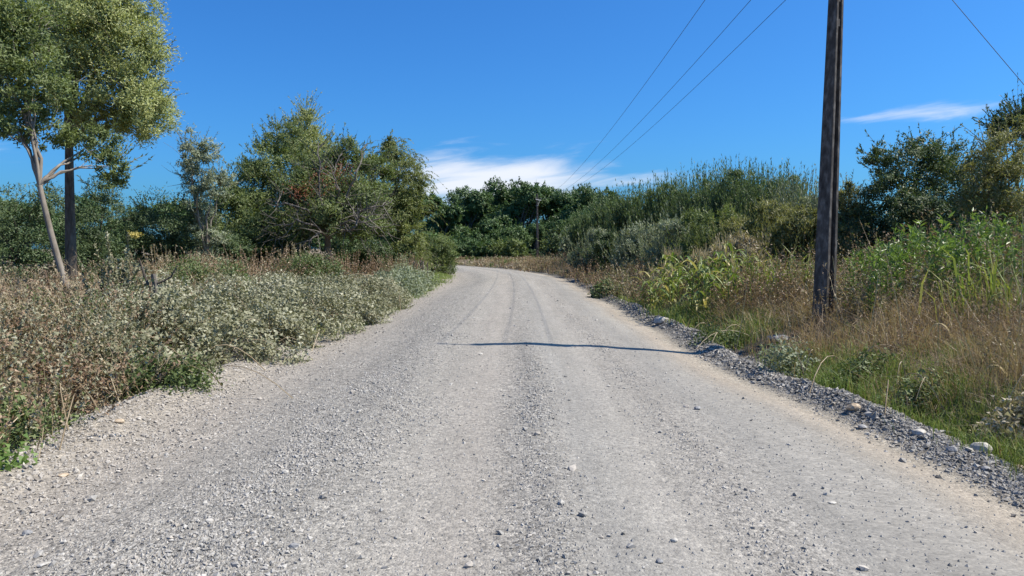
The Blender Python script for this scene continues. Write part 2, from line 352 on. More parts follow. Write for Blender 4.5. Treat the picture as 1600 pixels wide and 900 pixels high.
M['road'] = road_mat()

# ------------------------------------------------------------------ ground and road
def grid_obj(name, X, Y, Z, mat, uv=None):
    n, m = X.shape; g = Geo(); idx = np.arange(n * m).reshape(n, m)
    q = np.stack([idx[:-1, :-1], idx[:-1, 1:], idx[1:, 1:], idx[1:, :-1]], -1).reshape(-1, 4)
    g.add(np.stack([X, Y, Z], -1).reshape(-1, 3), quads=q)
    o = g.build(name, mat, smooth=True)
    if uv is not None:
        lay = o.data.uv_layers.new(name='road_uv'); lay.data.foreach_set('uv', uv.reshape(-1, 2)[q.ravel()].astype(np.float32).ravel())
    o['kind'] = 'structure'; return o
def make_ground():
    a = np.concatenate([-np.geomspace(800, 30, 22), np.arange(-29, -12, 1.0), np.arange(-12, 12, .33), np.arange(12, 30, 1.0), np.geomspace(30, 800, 22)])
    b = np.concatenate([-np.geomspace(800, 12, 18), np.arange(-11, 0, 1.0), np.arange(0, 30, .4), np.arange(30, 130, 1.3), np.geomspace(131, 1500, 20)])
    Y, X = np.meshgrid(b, a, indexing='ij')
    t, s = st(X, Y)
    Z = H(X, Y) - .25 * sst(4.72, 4.3, np.abs(edge(t, s)))
    o = grid_obj('ground', X, Y, Z, M['ground']); o['label'] = 'dry brown soil of the verges under the grass and weeds'; o['category'] = 'ground'
    s1 = np.concatenate([np.arange(-14, 2.4, .4), np.arange(2.4, 9, .07), np.arange(9, 20, .12), np.arange(20, 45, .18), np.arange(45, 175, .8)])
    t1 = np.concatenate([np.arange(-5.1, 5.6, .075)])
    Sg, Tg = np.meshgrid(s1, t1, indexing='ij'); X, Y = xy(Tg, Sg)
    Z = H(X, Y) - .2 * sst(4.6, 5.1, np.abs(edge(Tg, Sg)))
    o = grid_obj('gravel_road', X, Y, Z, M['road'], np.stack([edge(Tg, Sg), Sg], -1)); o['label'] = 'grey gravel road bending left with faint wheel tracks'; o['category'] = 'road'
make_ground()

# ------------------------------------------------------------------ stones
def ico(rng, sub=0):
    import bmesh
    bm = bmesh.new(); bmesh.ops.create_icosphere(bm, subdivisions=1 + sub, radius=1)
    bm.verts.ensure_lookup_table()
    V = np.array([v.co for v in bm.verts]); F = np.array([[v.index for v in f.verts] for f in bm.faces]); bm.free(); return V, F
ICO_V, ICO_F = ico(R0); ICO2_V, ICO2_F = ico(R0, 1)
PYR_V = np.array([[1, 0, -.2], [0, 1, -.3], [-1, 0, -.2], [0, -1, -.3], [.1, 0, .9]]); PYR_F = np.array([[0, 1, 4], [1, 2, 4], [2, 3, 4], [3, 0, 4]])
OCT_V = np.array([[1, 0, 0], [-1, 0, 0], [0, 1, 0], [0, -1, 0], [0, 0, 1], [0, 0, -1.]]); OCT_F = np.array([[0, 2, 4], [2, 1, 4], [1, 3, 4], [3, 0, 4], [2, 0, 5], [1, 2, 5], [3, 1, 5], [0, 3, 5]])
def rotmats(rng, n):
    q = unit(rng.normal(size=(n, 4))); w, x, y, z = q.T
    return np.stack([1 - 2 * (y * y + z * z), 2 * (x * y - z * w), 2 * (x * z + y * w), 2 * (x * y + z * w), 1 - 2 * (x * x + z * z), 2 * (y * z - x * w), 2 * (x * z - y * w), 2 * (y * z + x * w), 1 - 2 * (x * x + y * y)], -1).reshape(n, 3, 3)
def stones(geo, rng, x, y, r, tint, mi, kind=1):
    n = len(x); BV, BF = ((PYR_V, PYR_F), (ICO_V, ICO_F), (OCT_V, OCT_F))[kind]
    k = len(BV)
    V = BV[None] * (1 + rng.uniform(-.28, .28, (n, k, 1))) + rng.uniform(-.16, .16, (n, k, 3))
    V = V * (r[:, None] * rng.uniform(.62, 1.25, (n, 3)))[:, None, :]
    if kind == 0:
        a = rng.uniform(0, 2 * pi, n); ca, sa = np.cos(a)[:, None], np.sin(a)[:, None]; V = np.stack([V[..., 0] * ca - V[..., 1] * sa, V[..., 0] * sa + V[..., 1] * ca, V[..., 2]], -1)
    else: V = np.einsum('nij,nkj->nki', rotmats(rng, n), V); V[:, :, 2] *= .78
    c = np.stack([x, y, H(x, y) + r * .22], -1)
    V = V + c[:, None, :]
    F = BF[None] + (np.arange(n) * k)[:, None, None]
    geo.add(V.reshape(-1, 3), tris=F.reshape(-1, 3), tint=np.repeat(tint, k), mi=mi)
def wander(s): return 0.25 * np.sin(s * 0.21) + 0.12 * np.sin(s * 0.53 + 1)
def gravel_density(t, s):
    t = edge(t, s)
    w = wander(s); cl = .35 + 1.3 * sst(.38, .68, fbm(t * 1.5, s * .8))
    d = .075 + 1.0 * gs(t, -1.35 + w, .58) * cl + .75 * gs(t, .48 + .35 * w, .2) * cl * sst(17, 8, s) + .42 * sst(-2.3, -3.2, t) * cl + .35 * gs(t, 1.75, .2) * cl + .25 * gs(t, -2.1, .3) * cl
    d = d * (1 - .7 * gs(t, 3.1, .22)) * (1 - .6 * gs(t, 1.15 + .3 * w, .25)) + .8 * sst(3.35, 3.6, t) * sst(4.7, 4.3, t)
    return np.clip(d, 0, 1)
def make_gravel():
    rng = np.random.default_rng(11); g = Geo()
    def sample(n, t0, t1, s0, s1, p=1.0):
        t = rng.uniform(t0, t1, n); u = rng.uniform(0, 1, n); s = s0 * (s1 / s0) ** (u ** p)
        return t, s
    for (n, t0, t1, s0, s1, r0, r1, kind, pw) in [(90000, -4.3, 4.3, 3.2, 9.5, .004, .009, 0, 1), (80000, -4.3, 4.3, 3.2, 18, .007, .015, 0, 1), (52000, -4.3, 4.2, 3.2, 26, .011, .021, 2, 1.6), (420, -4.3, 4.2, 3.2, 24, .02, .04, 1, .5)]:
        t, s = sample(n, t0, t1, s0, s1); k = rng.uniform(size=n) < gravel_density(t, s) ** pw
        if r0 > .012: k &= rng.uniform(size=n) < .75
        t, s = t[k], s[k]; x, y = xy(t, s); m = len(x)
        r = r0 + (r1 - r0) * rng.beta(1.2, 2.4, m)
        tint = np.clip(rng.normal(.62, .2, m), 0, 1); tn = rng.uniform(size=m) < sst(-1.9, -3.3, t) * .85 + .12
        for mi, kk in ((0, ~tn), (1, tn)):
            if kk.any(): stones(g, rng, x[kk], y[kk], r[kk], tint[kk], mi, kind)
    o = g.build('road_gravel', [M['stone'], M['tan_stone']]); tag(o, 'loose grey gravel scattered in bands along the road', 'gravel', kind='stuff')
    g = Geo()
    for (n, s0, s1, r0, r1) in [(12000, 3.4, 14, .009, .034), (4200, 9, 45, .022, .055), (150, 4, 25, .035, .055)]:
        t = np.clip(rng.normal(3.86, .17, n), 3.3, 4.6); u = rng.uniform(size=n); s = s0 * (s1 / s0) ** u
        r = r0 + (r1 - r0) * rng.beta(1.1, 3, n); t = t + (t - edge(t, s)) - .1 * sst(15, 40, s) + .25 * (fbm(s * .8, s * 0 + 3) - .5); x, y = xy(t, s)
        tn = rng.uniform(size=n) < .18; ti = np.clip(rng.normal(.28, .25, n), 0, 1)
        for mi, q in ((0, ~tn), (1, tn)): stones(g, rng, x[q], y[q], r[q], ti[q], mi, 2 if r1 < .06 else 1)
    n = 9500; t = np.clip(rng.normal(-3.6, .55, n), -4.8, -2.4); s = 4 * (30 / 4) ** rng.uniform(size=n); x, y = xy(t, s)
    r = .008 + .026 * rng.beta(1.1, 3, n); stones(g, rng, x, y, r, np.clip(rng.normal(.5, .2, n), 0, 1), 1, 2)
    o = g.build('gravel_windrow', [M['stone'], M['tan_stone']]); tag(o, 'ridge of coarse dark stones pushed up along the road edges', 'gravel', kind='stuff')
make_gravel()

def rock(px, py, wpx, mat, label, squash=.7, seed=0, name='rock', group=None):
    rng = np.random.default_rng(seed + 100)
    # find the depth where the sight line meets the ground
    Y = 5.0
    for _ in range(30):
        p = W(px, py, Y); z = Hs(p[0], p[1]); d = (CAM_H - p[2]) / Y; Y = (CAM_H - z) / d
    p = W(px, py, Y); r = wpx / 2 * Y / FPX
    V = ICO2_V.copy()
    for _ in range(9):                                            # cut flat facets
        d = rdir(rng, 1)[0]; h = rng.uniform(.62, .86); e = V @ d; V = V - np.maximum(e - h, 0)[:, None] * d
    V = V * (1 + rng.uniform(-.04, .04, (len(V), 1))); V *= np.array([1.1, .9, squash]) * r
    a = rng.uniform(-.5, .5); c, s_ = cos(a), sin(a); V[:, :2] = V[:, :2] @ np.array([[c, s_], [-s_, c]])
    g = Geo(); g.add(V, tris=ICO2_F); o = g.build(name, mat); o.location = (p[0], p[1], Hs(p[0], p[1]) + r * squash * .55); return tag(o, label, 'rock', group)
rock(1530, 706, 33, M['boulder'], 'pale angular boulder, largest stone on the gravel ridge beside the grass', .7, 1, 'boulder')
rock(1488, 706, 18, M['grey_rock'], 'rounded grey rock just left of the pale boulder', .7, 2)
rock(1436, 678, 22, M['boulder'], 'flat pale rock on the ridge a step farther than the boulder', .5, 3)
rock(1482, 678, 12, M['grey_rock'], 'small pale rock against the grass behind the boulder', .7, 4)
rock(1334, 631, 24, M['tan_rock'], 'tan yellowish rock at the grass edge of the gravel ridge', .6, 5)
rock(1348, 669, 17, M['grey_rock'], 'dark grey flat rock on the road side of the ridge', .5, 6)
rock(1541, 735, 15, M['grey_rock'], 'grey rock on the ridge between the boulder and the road', .6, 7)
rock(1592, 732, 16, M['tan_rock'], 'brownish rock half in the ridge at the right picture edge', .6, 8)
rock(1218, 556, 40, M['grey_rock'], 'low grey rock sunk in the grass in front of the pole', .35, 9)
rock(1034, 510, 24, M['boulder'], 'pale rock on the ridge by the end of the pole shadow', .6, 10)
rock(1176, 768, 10, M['boulder'], 'small white stone lying alone on the right wheel track', .5, 11)
rock(1300, 786, 13, M['boulder'], 'flat whitish stone bedded in the road below the tan strip', .3, 12)
rock(187, 660, 16, M['tan_rock'], 'beige stone on the left gravel shoulder below dry weeds', .55, 13)
rock(98, 744, 20, M['tan_rock'], 'flat beige stone bedded in the left shoulder', .3, 14)
rock(42, 835, 16, M['grey_rock'], 'dark stone on the left shoulder near the picture corner', .55, 15)
rock(67, 884, 18, M['boulder'], 'pale flat stone at the lower left corner of the road', .4, 16)
rock(1031, 879, 12, M['grey_rock'], 'dark round stone at the bottom edge of the centre ridge', .7, 17)
rock(1053, 846, 12, M['boulder'], 'pale round stone right of the central gravel line', .7, 18)
rock(460, 855, 17, M['grey_rock'], 'dark grey stone in the thick gravel band at lower left', .6, 19)
rock(1090, 640, 12, M['grey_rock'], 'dark stone lying on the road left of the gravel ridge', .6, 20)

# ------------------------------------------------------------------ utility poles and wires
def h_section(b, d, w, tf):
    """Outline of an H: flanges of width b (local x) at both ends of depth d (local y), web w."""
    return np.array([(-b / 2, -d / 2), (b / 2, -d / 2), (b / 2, -d / 2 + tf), (w / 2, -d / 2 + tf), (w / 2, d / 2 - tf), (b / 2, d / 2 - tf), (b / 2, d / 2), (-b / 2, d / 2), (-b / 2, d / 2 - tf), (-w / 2, d / 2 - tf), (-w / 2, -d / 2 + tf), (-b / 2, -d / 2 + tf)])
def box(geo, c, sx, sy, sz, mi=0, rot=0.0):
    V = np.array([[x, y, z] for x in (-1, 1) for y in (-1, 1) for z in (-1, 1)]) * .5 * np.array([sx, sy, sz])
    cr, sr = cos(rot), sin(rot); V = np.stack([V[:, 0] * cr - V[:, 1] * sr, V[:, 0] * sr + V[:, 1] * cr, V[:, 2]], 1)
    geo.add(V + np.array(c), quads=[[0, 1, 3, 2], [4, 6, 7, 5], [0, 4, 5, 1], [2, 3, 7, 6], [0, 2, 6, 4], [1, 5, 7, 3]], mi=mi)
ARM_Z, POLE_H = 7.10, 7.8
INS = (-.95, .13, .95)
def make_pole(loc, label, yaw, armyaw):
    root = thing('utility_pole', loc, label, 'utility pole', 'utility poles of the power line')
    g = Geo(); zs = np.linspace(-.4, POLE_H, 15); rings = []
    for z in zs:
        k = 1 - .52 * (z + .4) / (POLE_H + .4)
        rings.append(np.column_stack([h_section(.285 * k, .25 * k, .055 + .02 * k, .05 * k + .01), np.full(12, z)]))
    # solid head and foot: the recess closes near the top, as cast
    V = np.concatenate(rings); i = np.arange(15 * 12).reshape(15, 12)
    q = np.stack([i[:-1], np.roll(i, -1, 1)[:-1], np.roll(i, -1, 1)[1:], i[1:]], -1).reshape(-1, 4)
    g.add(V, quads=q); e = i[-1]
    g.t.append(np.array([[e[0], e[1], e[2]], [e[0], e[2], e[11]], [e[11], e[2], e[3]], [e[11], e[3], e[10]], [e[10], e[3], e[4]], [e[10], e[4], e[9]], [e[9], e[4], e[5]], [e[9], e[5], e[8]], [e[8], e[5], e[6]], [e[8], e[6], e[7]]])); g.tm.append(np.zeros(10))
    shaft = g.build('shaft', M['concrete'], root); shaft.rotation_euler = (0, 0, yaw)
    def kk(z): return 1 - .52 * (z + .4) / (POLE_H + .4)
    for z in (5.1, 5.5, 5.9, 6.3):                             # cross webs between the cast openings
        g = Geo(); k = kk(z); box(g, (.085 * k, 0, z), .07 * k, .25 * k - .1 * k - .02, .12); o = g.build('cross_web', M['concrete'], shaft)
    arm = Geo(); box(arm, (0, -.13, ARM_Z), 2.2, .09, .10); arm_o = arm.build('crossarm', M['steel'], root); arm_o.rotation_euler = (0, 0, armyaw)
    for sx in (-1, 1):
        b = Geo(); tubes(b, np.array([[[sx * .72, -.13, ARM_Z - .04], [sx * .06, -.11, ARM_Z - .62]]]), .018, 5); o = b.build('brace', M['steel'], arm_o)
    for dx in INS:
        b = Geo()
        prof = [(0.0, .016), (.07, .016), (.072, .045), (.10, .05), (.105, .03), (.135, .042), (.15, .02), (.165, .006)]
        P = np.array([[[dx, -.13, ARM_Z + .05 + h] for h, r in prof]]); tubes(b, P, np.array([[r for h, r in prof]]), 8); b.build('insulator', M['ceramic'], arm_o, smooth=True)
    b = Geo(); tubes(b, np.array([[[0, 0, ARM_Z - .72], [0, 0, ARM_Z - .66]]]), .145, 8); b.build('collar', M['steel'], root)
    return root, arm_o
PX, PY = W(1287, 470, 12.75)[0], 12.75
pole, arm1 = make_pole((PX, PY, Hs(PX, PY) - .02), 'tall dark concrete utility pole rising from dry grass near the road', radians(-60), 0.0)
pole.rotation_euler = (0, radians(1.0), 0)
FX, FY = W(840, 405, 90)[0], 90.0
pole2 = copy_tree(pole, loc=(FX, FY, Hs(FX, FY) - .05), label='distant thin grey utility pole in front of the dark trees at the bend')
pole2.rotation_euler = (0, radians(-.6), 0)
for ch in pole2.children:
    if ch.name.startswith('crossarm'): ch.rotation_euler = (0, 0, radians(72))
P3 = (-62.0, 139.0)
def wires():
    z1 = pole.location.z + ARM_Z + .2; z2 = pole2.location.z + ARM_Z + .2
    c, s_ = cos(radians(72)), sin(radians(72))
    names = ['left', 'middle', 'right']
    for k, dx in enumerate(INS):
        A = np.array([PX + dx + .13, PY - .13, z1]); B = np.array([FX + dx * c + .13 * s_ - .08, FY + dx * s_ - .13 * c, z2])
        u = np.linspace(0, 1, 33)[:, None]; P = A + (B - A) * u; P[:, 2] -= 4 * 1.45 * (u * (1 - u))[:, 0]
        g = Geo(); tubes(g, P[None], .0065, 5); o = g.build('power_wire', M['wire'])
        tag(o, ['leftmost of three sagging overhead wires crossing the blue sky', 'middle one of the three overhead wires', 'rightmost of the three overhead wires, closest to the tall pole'][k], 'wire', 'overhead power wires')
    # near span behind the camera
    for k, dx in enumerate(INS): pass
    top = np.array([PX + .14, PY, pole.location.z + POLE_H - .2]); an = np.array([11.6, 12.9, Hs(11.6, 12.9)])
    u = np.linspace(0, 1, 7)[:, None]; P = top + (an - top) * u
    g = Geo(); tubes(g, P[None], .0055, 5); tag(g.build('guy_wire', M['wire']), 'thin guy wire slanting from the tall pole down to the right bushes', 'wire')
wires()

# ------------------------------------------------------------------ trees
def crown_leaves(geo, rng, blobs, n, L, Wd, sub=22, subr=.32, up=.35, mi=0, droop=0.0, shell=.55, nout=.75):
    """Leaves in clumps spread over the volumes of the blobs (x,y,z,rx,ry,rz)."""
    B = np.asarray(blobs, float); wt = (B[:, 3] * B[:, 5]) ** 1.0; wt = wt / wt.sum()
    for b, w in zip(B, wt):
        nb = int(n * w)
        if nb < 4: continue
        ns = max(4, int(sub * (0.5 + w * len(B) * .5))); d = rdir(rng, ns); rad = rng.uniform(shell, 1.02, ns)[:, None]
        C = b[:3] + d * rad * b[3:]; sr = subr * rng.uniform(.6, 1.3, ns) * b[3:].mean()
        k = rng.integers(0, ns, nb); off = rng.normal(size=(nb, 3)) * .5; off = off / np.maximum(1, np.linalg.norm(off, axis=1, keepdims=True) / 1.3)
        p = C[k] + off * sr[k][:, None] * np.array([1, 1, .8])
        out = unit(p - b[:3]); nr = unit(out * nout + rdir(rng, nb) * .55 + np.array([.3, 0, up + .2])); ax = rdir(rng, nb) + out * .35 - np.array([0, 0, droop])
        ct = rng.uniform(0, .5, ns)
        tint = np.clip(ct[k] + rng.uniform(0, .5, nb), 0, 1)
        leaves(geo, p, ax, nr, L * rng.uniform(.65, 1.25, nb), Wd * rng.uniform(.7, 1.2, nb), tint, mi, tri=True)
def limb_paths(geo, rng, base, targets, r0, mi=0, wob=.12, forks=2, fr=.35):
    """A trunk that splits into limbs running to the targets."""
    base = np.asarray(base, float); T = np.asarray(targets, float)
    for t in T:
        d = t - base; L = np.linalg.norm(d)
        P = curve(base[None], t[None], np.array([[d[0] * -.22, d[1] * -.22, L * .10]]) + rng.normal(size=(1, 3)) * L * .05, 9)
        P[:, 1:-1] += rng.normal(size=(1, 7, 3)) * wob * L * .09
        r = np.linspace(r0, r0 * .14, 9)[None] ; tubes(geo, P, r, 6, mi=mi)
        for _ in range(forks):
            i = rng.integers(3, 8); s = P[0, i]; e = s + unit(rdir(rng, 1)[0] + unit(d) * .7) * L * fr * rng.uniform(.5, 1.1)
            Q = curve(s[None], e[None], rng.normal(size=(1, 3)) * L * .04, 5); tubes(geo, Q, np.linspace(r[0, i] * .6, r0 * .06, 5)[None], 4, mi=mi)
def twigs_with_leaves(geo, rng, blobs, n, ln, nleaf, L, Wd, mi_t, mi_l, up=.5, r=.008, droop=0.0):
    """Leafy twigs sticking out of the blobs: they break up the outline."""
    B = np.asarray(blobs, float); w = B[:, 3] * B[:, 5]; k = rng.choice(len(B), n, p=w / w.sum()); d = rdir(rng, n); d[:, 2] = np.abs(d[:, 2]) * .9 - .15
    d = unit(d); s = B[k, :3] + d * B[k, 3:] * .8; l = ln * rng.uniform(.5, 1.3, n)[:, None]; e = s + unit(d * .7 + np.array([0, 0, up]) + rng.normal(size=(n, 3)) * .25) * l
    e[:, 2] -= droop * l[:, 0]
    P = curve(s, e, np.array([0, 0, 1.]) * droop * l * .6 + rng.normal(size=(n, 3)) * .05 * l, 4); tubes(geo, P, np.linspace(r, r * .4, 4)[None] * np.ones((n, 1)), 3, mi=mi_t)
    u = rng.uniform(.15, 1, (n, nleaf)); i = np.minimum((u * 3).astype(int), 2); f = (u * 3 - i)[..., None]
    p = (np.take_along_axis(P, i[..., None], 1) * (1 - f) + np.take_along_axis(P, i[..., None] + 1, 1) * f).reshape(-1, 3)
    ax = np.repeat(unit(e - s), nleaf, 0) * .8 + rdir(rng, n * nleaf) * .8 - np.array([0, 0, droop])
    leaves(geo, p, ax, rdir(rng, n * nleaf) * .8 + np.array([.3, 0, .6]), L * rng.uniform(.6, 1.2, n * nleaf), Wd * rng.uniform(.7, 1.2, n * nleaf), rng.uniform(0.1, 1, n * nleaf), mi_l, tri=True)
def px_blobs(spec, rng, depth=.8, back=1):
    """(px, py, rx_px, ry_px, Y) measured in the photograph -> blobs with depth, in metres."""
    out = []
    for (px, py, rx, ry, Y) in spec:
        p = W(px, py, Y); k = Y / FPX; out.append([*p, rx * k, max(rx, ry) * k * .85, ry * k])
        for b in range(back):
            q = p + np.array([rng.uniform(-.3, .3) * rx * k, (1.0 + b) * rx * k * depth * rng.uniform(.7, 1.2), rng.uniform(-.3, .1) * ry * k]); out.append([*q, rx * k * .9, rx * k * .8, ry * k * .9])
    return np.array(out)
def make_tree(name, label, base, blobs, n, L, Wd, leaf, bark='bark', r0=.2, seed=0, group=None, cat='tree', twigs=0, twl=.8, sub=22, subr=.32, droop=0., trunk_top=None, ntarget=9, tup=.5, shell=.55, skirt=False, nout=.75):
    rng = np.random.default_rng(seed); bx, by = base; bz = Hs(bx, by) - .05
    root = thing(name, (bx, by, bz), label, cat, group); o = np.array([bx, by, bz])
    B = np.array(blobs, float); B[:, :3] -= o
    if cat == 'bush' or skirt:
        lo = B[B[:, 2] < np.median(B[:, 2]) + .3].copy(); lo[:, 2] = lo[:, 5] * .7 + .1; lo[:, 3:5] *= .95
        keep = lo[:, 2] < B[B[:, 2] < np.median(B[:, 2]) + .3][:, 2] - .25; B = np.concatenate([B, lo[keep]])
    g = Geo(); idx = rng.permutation(len(B))[:ntarget]
    tt = np.array(trunk_top) - o if trunk_top is not None else np.array([B[:, 0].mean() * .35, B[:, 1].mean() * .35, max(.4, B[:, 2].mean() * .45)])
    tubes(g, curve(np.zeros((1, 3)), tt[None], rng.normal(size=(1, 3)) * .05 * np.linalg.norm(tt), 7), np.linspace(r0 * 1.25, r0 * .8, 7)[None], 8)
    limb_paths(g, rng, tt, B[idx, :3], r0 * .62)
    g.build('trunk', M[bark], root, smooth=True)
    c = Geo(); crown_leaves(c, rng, B, n, L, Wd, sub, subr, droop=droop, mi=0, shell=shell, nout=nout)
    if twigs: twigs_with_leaves(c, rng, B, twigs, twl, 14, L, Wd, 1, 0, droop=droop, up=tup)
    c.build('crown', [M[leaf], M[bark]], root)
    return root
def dead_branches(root, rng, spec, r0=.05):
    """Bare branches: list of paths given as world points."""
    for pts in spec:
        P = np.array(pts, float) - np.array(root.location)
        g = Geo(); u = np.linspace(0, 1, 12); k = np.linspace(0, 1, len(P)); Q = np.stack([np.interp(u, k, P[:, i]) for i in range(3)], 1)
        Q[1:-1] += rng.normal(size=(10, 3)) * .04; tubes(g, Q[None], np.linspace(r0, r0 * .3, 12)[None], 5)
        for _ in range(12):
            i = rng.integers(2, 11); d = unit(Q[i] - Q[i - 1]) ; e = Q[i] + unit(d + rdir(rng, 1)[0] * .9) * rng.uniform(.3, 1.0) * (1 + r0 * 6)
            tubes(g, curve(Q[i][None], e[None], rng.normal(size=(1, 3)) * .08, 4), np.linspace(r0 * .4, r0 * .12, 4)[None], 3)
        g.build('dead_branch', M['dead_wood'], root)

def shoots(geo, rng, base, tip, bend, nleaf, L, Wd, r, u0=.15, spread=.8, mt=0, ml=1, m=5, sides=3, up=.0, ltint=(0, 1), tri=True, lgeo=None):
    n = len(base); P = curve(base, tip, bend, m); tubes(geo, P, np.linspace(1, .3, m)[None] * np.broadcast_to(r, (n,))[:, None], sides, tint=rng.uniform(0, 1, n), mi=mt)
    u = rng.uniform(u0, 1, (n, nleaf)); f = u * (m - 1); i = np.minimum(f.astype(int), m - 2); f = (f - i)[..., None]
    p = (np.take_along_axis(P, i[..., None], 1) * (1 - f) + np.take_along_axis(P, i[..., None] + 1, 1) * f).reshape(-1, 3)
    d = np.repeat(unit(tip - base), nleaf, 0); k = n * nleaf
    ax = d * (1 - spread * .5) + rdir(rng, k) * spread + np.array([0, 0, up]); st_ = np.repeat(rng.uniform(0, .5, n), nleaf)
    tint = ltint[0] + (ltint[1] - ltint[0]) * np.clip(st_ + rng.uniform(0, .5, k), 0, 1)
    leaves(lgeo or geo, p, ax, rdir(rng, k) * .8 + np.array([.35, 0, .6]), L * rng.uniform(.6, 1.2, k), Wd * rng.uniform(.7, 1.2, k), tint, ml, tri=tri)

def left_trees():
    rng = np.random.default_rng(31)
    # A: willow whose crown runs out of the top of the frame
    sp = [(170, 60, 70, 60, 20), (195, 140, 62, 60, 20), (110, 130, 60, 60, 20), (140, 20, 70, 60, 20), (215, 170, 45, 45, 20), (120, 55, 60, 60, 20.5), (165, 185, 40, 35, 20), (205, 90, 45, 55, 20), (60, 40, 60, 60, 20.5), (100, -60, 90, 70, 21), (190, -30, 50, 60, 20.5)]
    B = px_blobs(sp, rng, .8, 1); b = W(112, 440, 20.8)
    make_tree('willow_tree', 'big willow with rounded olive crown reaching out of the frame top', b[:2], B, 98000, .088, .034, 'willow', 'bark', .13, 1, twigs=900, twl=.55, droop=.25, trunk_top=W(108, 230, 20.8), sub=34, subr=.30, ntarget=14)
    # nearer tree at the left edge with pale leaning trunk
    sp = [(20, 60, 60, 70, 15), (50, 130, 45, 45, 15), (-30, 120, 60, 60, 15.5), (10, 190, 40, 30, 15), (65, 205, 45, 25, 15.5), (150, 225, 38, 30, 16), (0, 0, 70, 60, 15.5), (175, 260, 22, 35, 16), (-60, 30, 80, 90, 15.5)]
    B = px_blobs(sp, rng, .7, 1); b = W(118, 455, 15)
    make_tree('leaning_tree', 'tree with pale leaning trunk and dark olive crown at the left edge', b[:2], B, 46000, .085, .036, 'olive', 'pale_bark', .06, 2, twigs=250, twl=.5, trunk_top=W(62, 290, 15), sub=26, ntarget=10)
    # dark bushes behind those trunks
    for (i, sp, lab, n) in [(0, [(20, 340, 70, 50, 26), (-50, 330, 70, 60, 26), (60, 310, 40, 30, 27)], 'dark green bush at the left edge behind the pale leaning trunk', 20000),
                            (1, [(150, 345, 55, 50, 28), (110, 370, 50, 40, 27), (165, 300, 30, 28, 28)], 'dark green bush between the willow trunk and the silvery shrub', 20000),
                            (2, [(255, 345, 48, 55, 30), (225, 360, 40, 45, 30), (285, 370, 40, 35, 30)], 'dark rounded bush right of the silvery shrub', 20000)]:
        B = px_blobs(sp, rng, .8, 1); b = B[:, :2].mean(0)
        make_tree('bush', lab, b, B, n, .10, .045, 'dark', 'bark', .08, 10 + i, cat='bush', twigs=120, twl=.5, group='dark bushes behind the left verge')
    # C: small grey-leaved tree
    sp = [(318, 240, 22, 26, 30), (305, 280, 22, 30, 30), (335, 290, 26, 20, 30), (312, 330, 22, 30, 30), (345, 275, 18, 12, 30), (298, 235, 16, 40, 30), (325, 370, 20, 20, 30)]
    B = px_blobs(sp, rng, .7, 1); b = W(322, 420, 30)
    make_tree('slender_tree', 'slender grey-green tree standing left of the big tangled tree', b[:2], B, 20000, .12, .04, 'grey_leaf', 'pale_bark', .09, 21, skirt=True, twigs=130, twl=.7, sub=16)
    # D2: left bushy tree
    sp = [(395, 290, 45, 45, 38), (370, 330, 45, 40, 37), (420, 250, 38, 40, 39), (440, 215, 30, 26, 40), (360, 375, 40, 25, 36), (405, 355, 45, 35, 36), (430, 300, 45, 40, 39), (400, 262, 26, 26, 39), (350, 300, 24, 26, 37), (340, 345, 30, 28, 37)]
    B = px_blobs(sp, rng); b = W(395, 415, 38)
    make_tree('bushy_tree', 'bushy olive tree on the left side of the tangled tree', b[:2], B, 52000, .15, .062, 'olive', 'bark', .16, 22, skirt=True, twigs=420, twl=.9)
    # D1: tall thin tree behind
    sp = [(475, 200, 20, 26, 46), (470, 225, 36, 22, 46), (490, 250, 40, 30, 46), (445, 235, 24, 18, 46), (478, 178, 10, 14, 46)]
    B = px_blobs(sp, rng); b = W(478, 405, 46)
    make_tree('tall_thin_tree', 'tallest thin-topped tree rising behind the tangled tree', b[:2], B, 20000, .14, .055, 'willow', 'bark', .14, 23, twigs=420, twl=1.1)
    # D3: scraggly tree with dead branches
    sp = [(500, 300, 48, 45, 37), (540, 270, 45, 40, 38), (470, 310, 42, 40, 36), (560, 315, 45, 42, 36), (520, 340, 55, 30, 35), (590, 270, 32, 34, 38), (455, 360, 40, 25, 35), (575, 355, 38, 28, 35), (540, 235, 26, 18, 38), (490, 260, 32, 25, 38)]
    B = px_blobs(sp, rng); b = W(516, 400, 36)
    t = make_tree('tangled_tree', 'wide tangled tree full of bare dead branches over a pale trunk', b[:2], B, 60000, .15, .058, 'olive', 'pale_bark', .17, 24, twigs=500, twl=.9, trunk_top=W(512, 360, 36), sub=20)
    dead_branches(t, rng, [[W(512, 360, 36), W(500, 310, 34.5), W(498, 250, 34.5), W(497, 222, 35)], [W(514, 360, 36), W(540, 310, 34.5), W(560, 265, 34.5), W(572, 225, 35.5)], [W(510, 362, 36), W(480, 330, 34), W(445, 318, 33.8), W(425, 322, 34)],
                           [W(516, 362, 36), W(560, 330, 34), W(600, 320, 34), W(612, 312, 34.5)], [W(512, 365, 36), W(485, 350, 33.5), W(460, 345, 33.5), W(440, 355, 33.5)], [W(520, 362, 35.5), W(545, 345, 33.5), W(575, 350, 33.3), W(590, 365, 33.5)], [W(514, 362, 36), W(530, 300, 34.2), W(522, 270, 34), W(535, 240, 34.5)],
                           [W(518, 372, 35.5), W(500, 362, 33.4), W(488, 372, 33.2), W(470, 385, 33.3)], [W(520, 365, 35.5), W(555, 358, 33), W(560, 340, 33), W(590, 335, 33)]], .06)
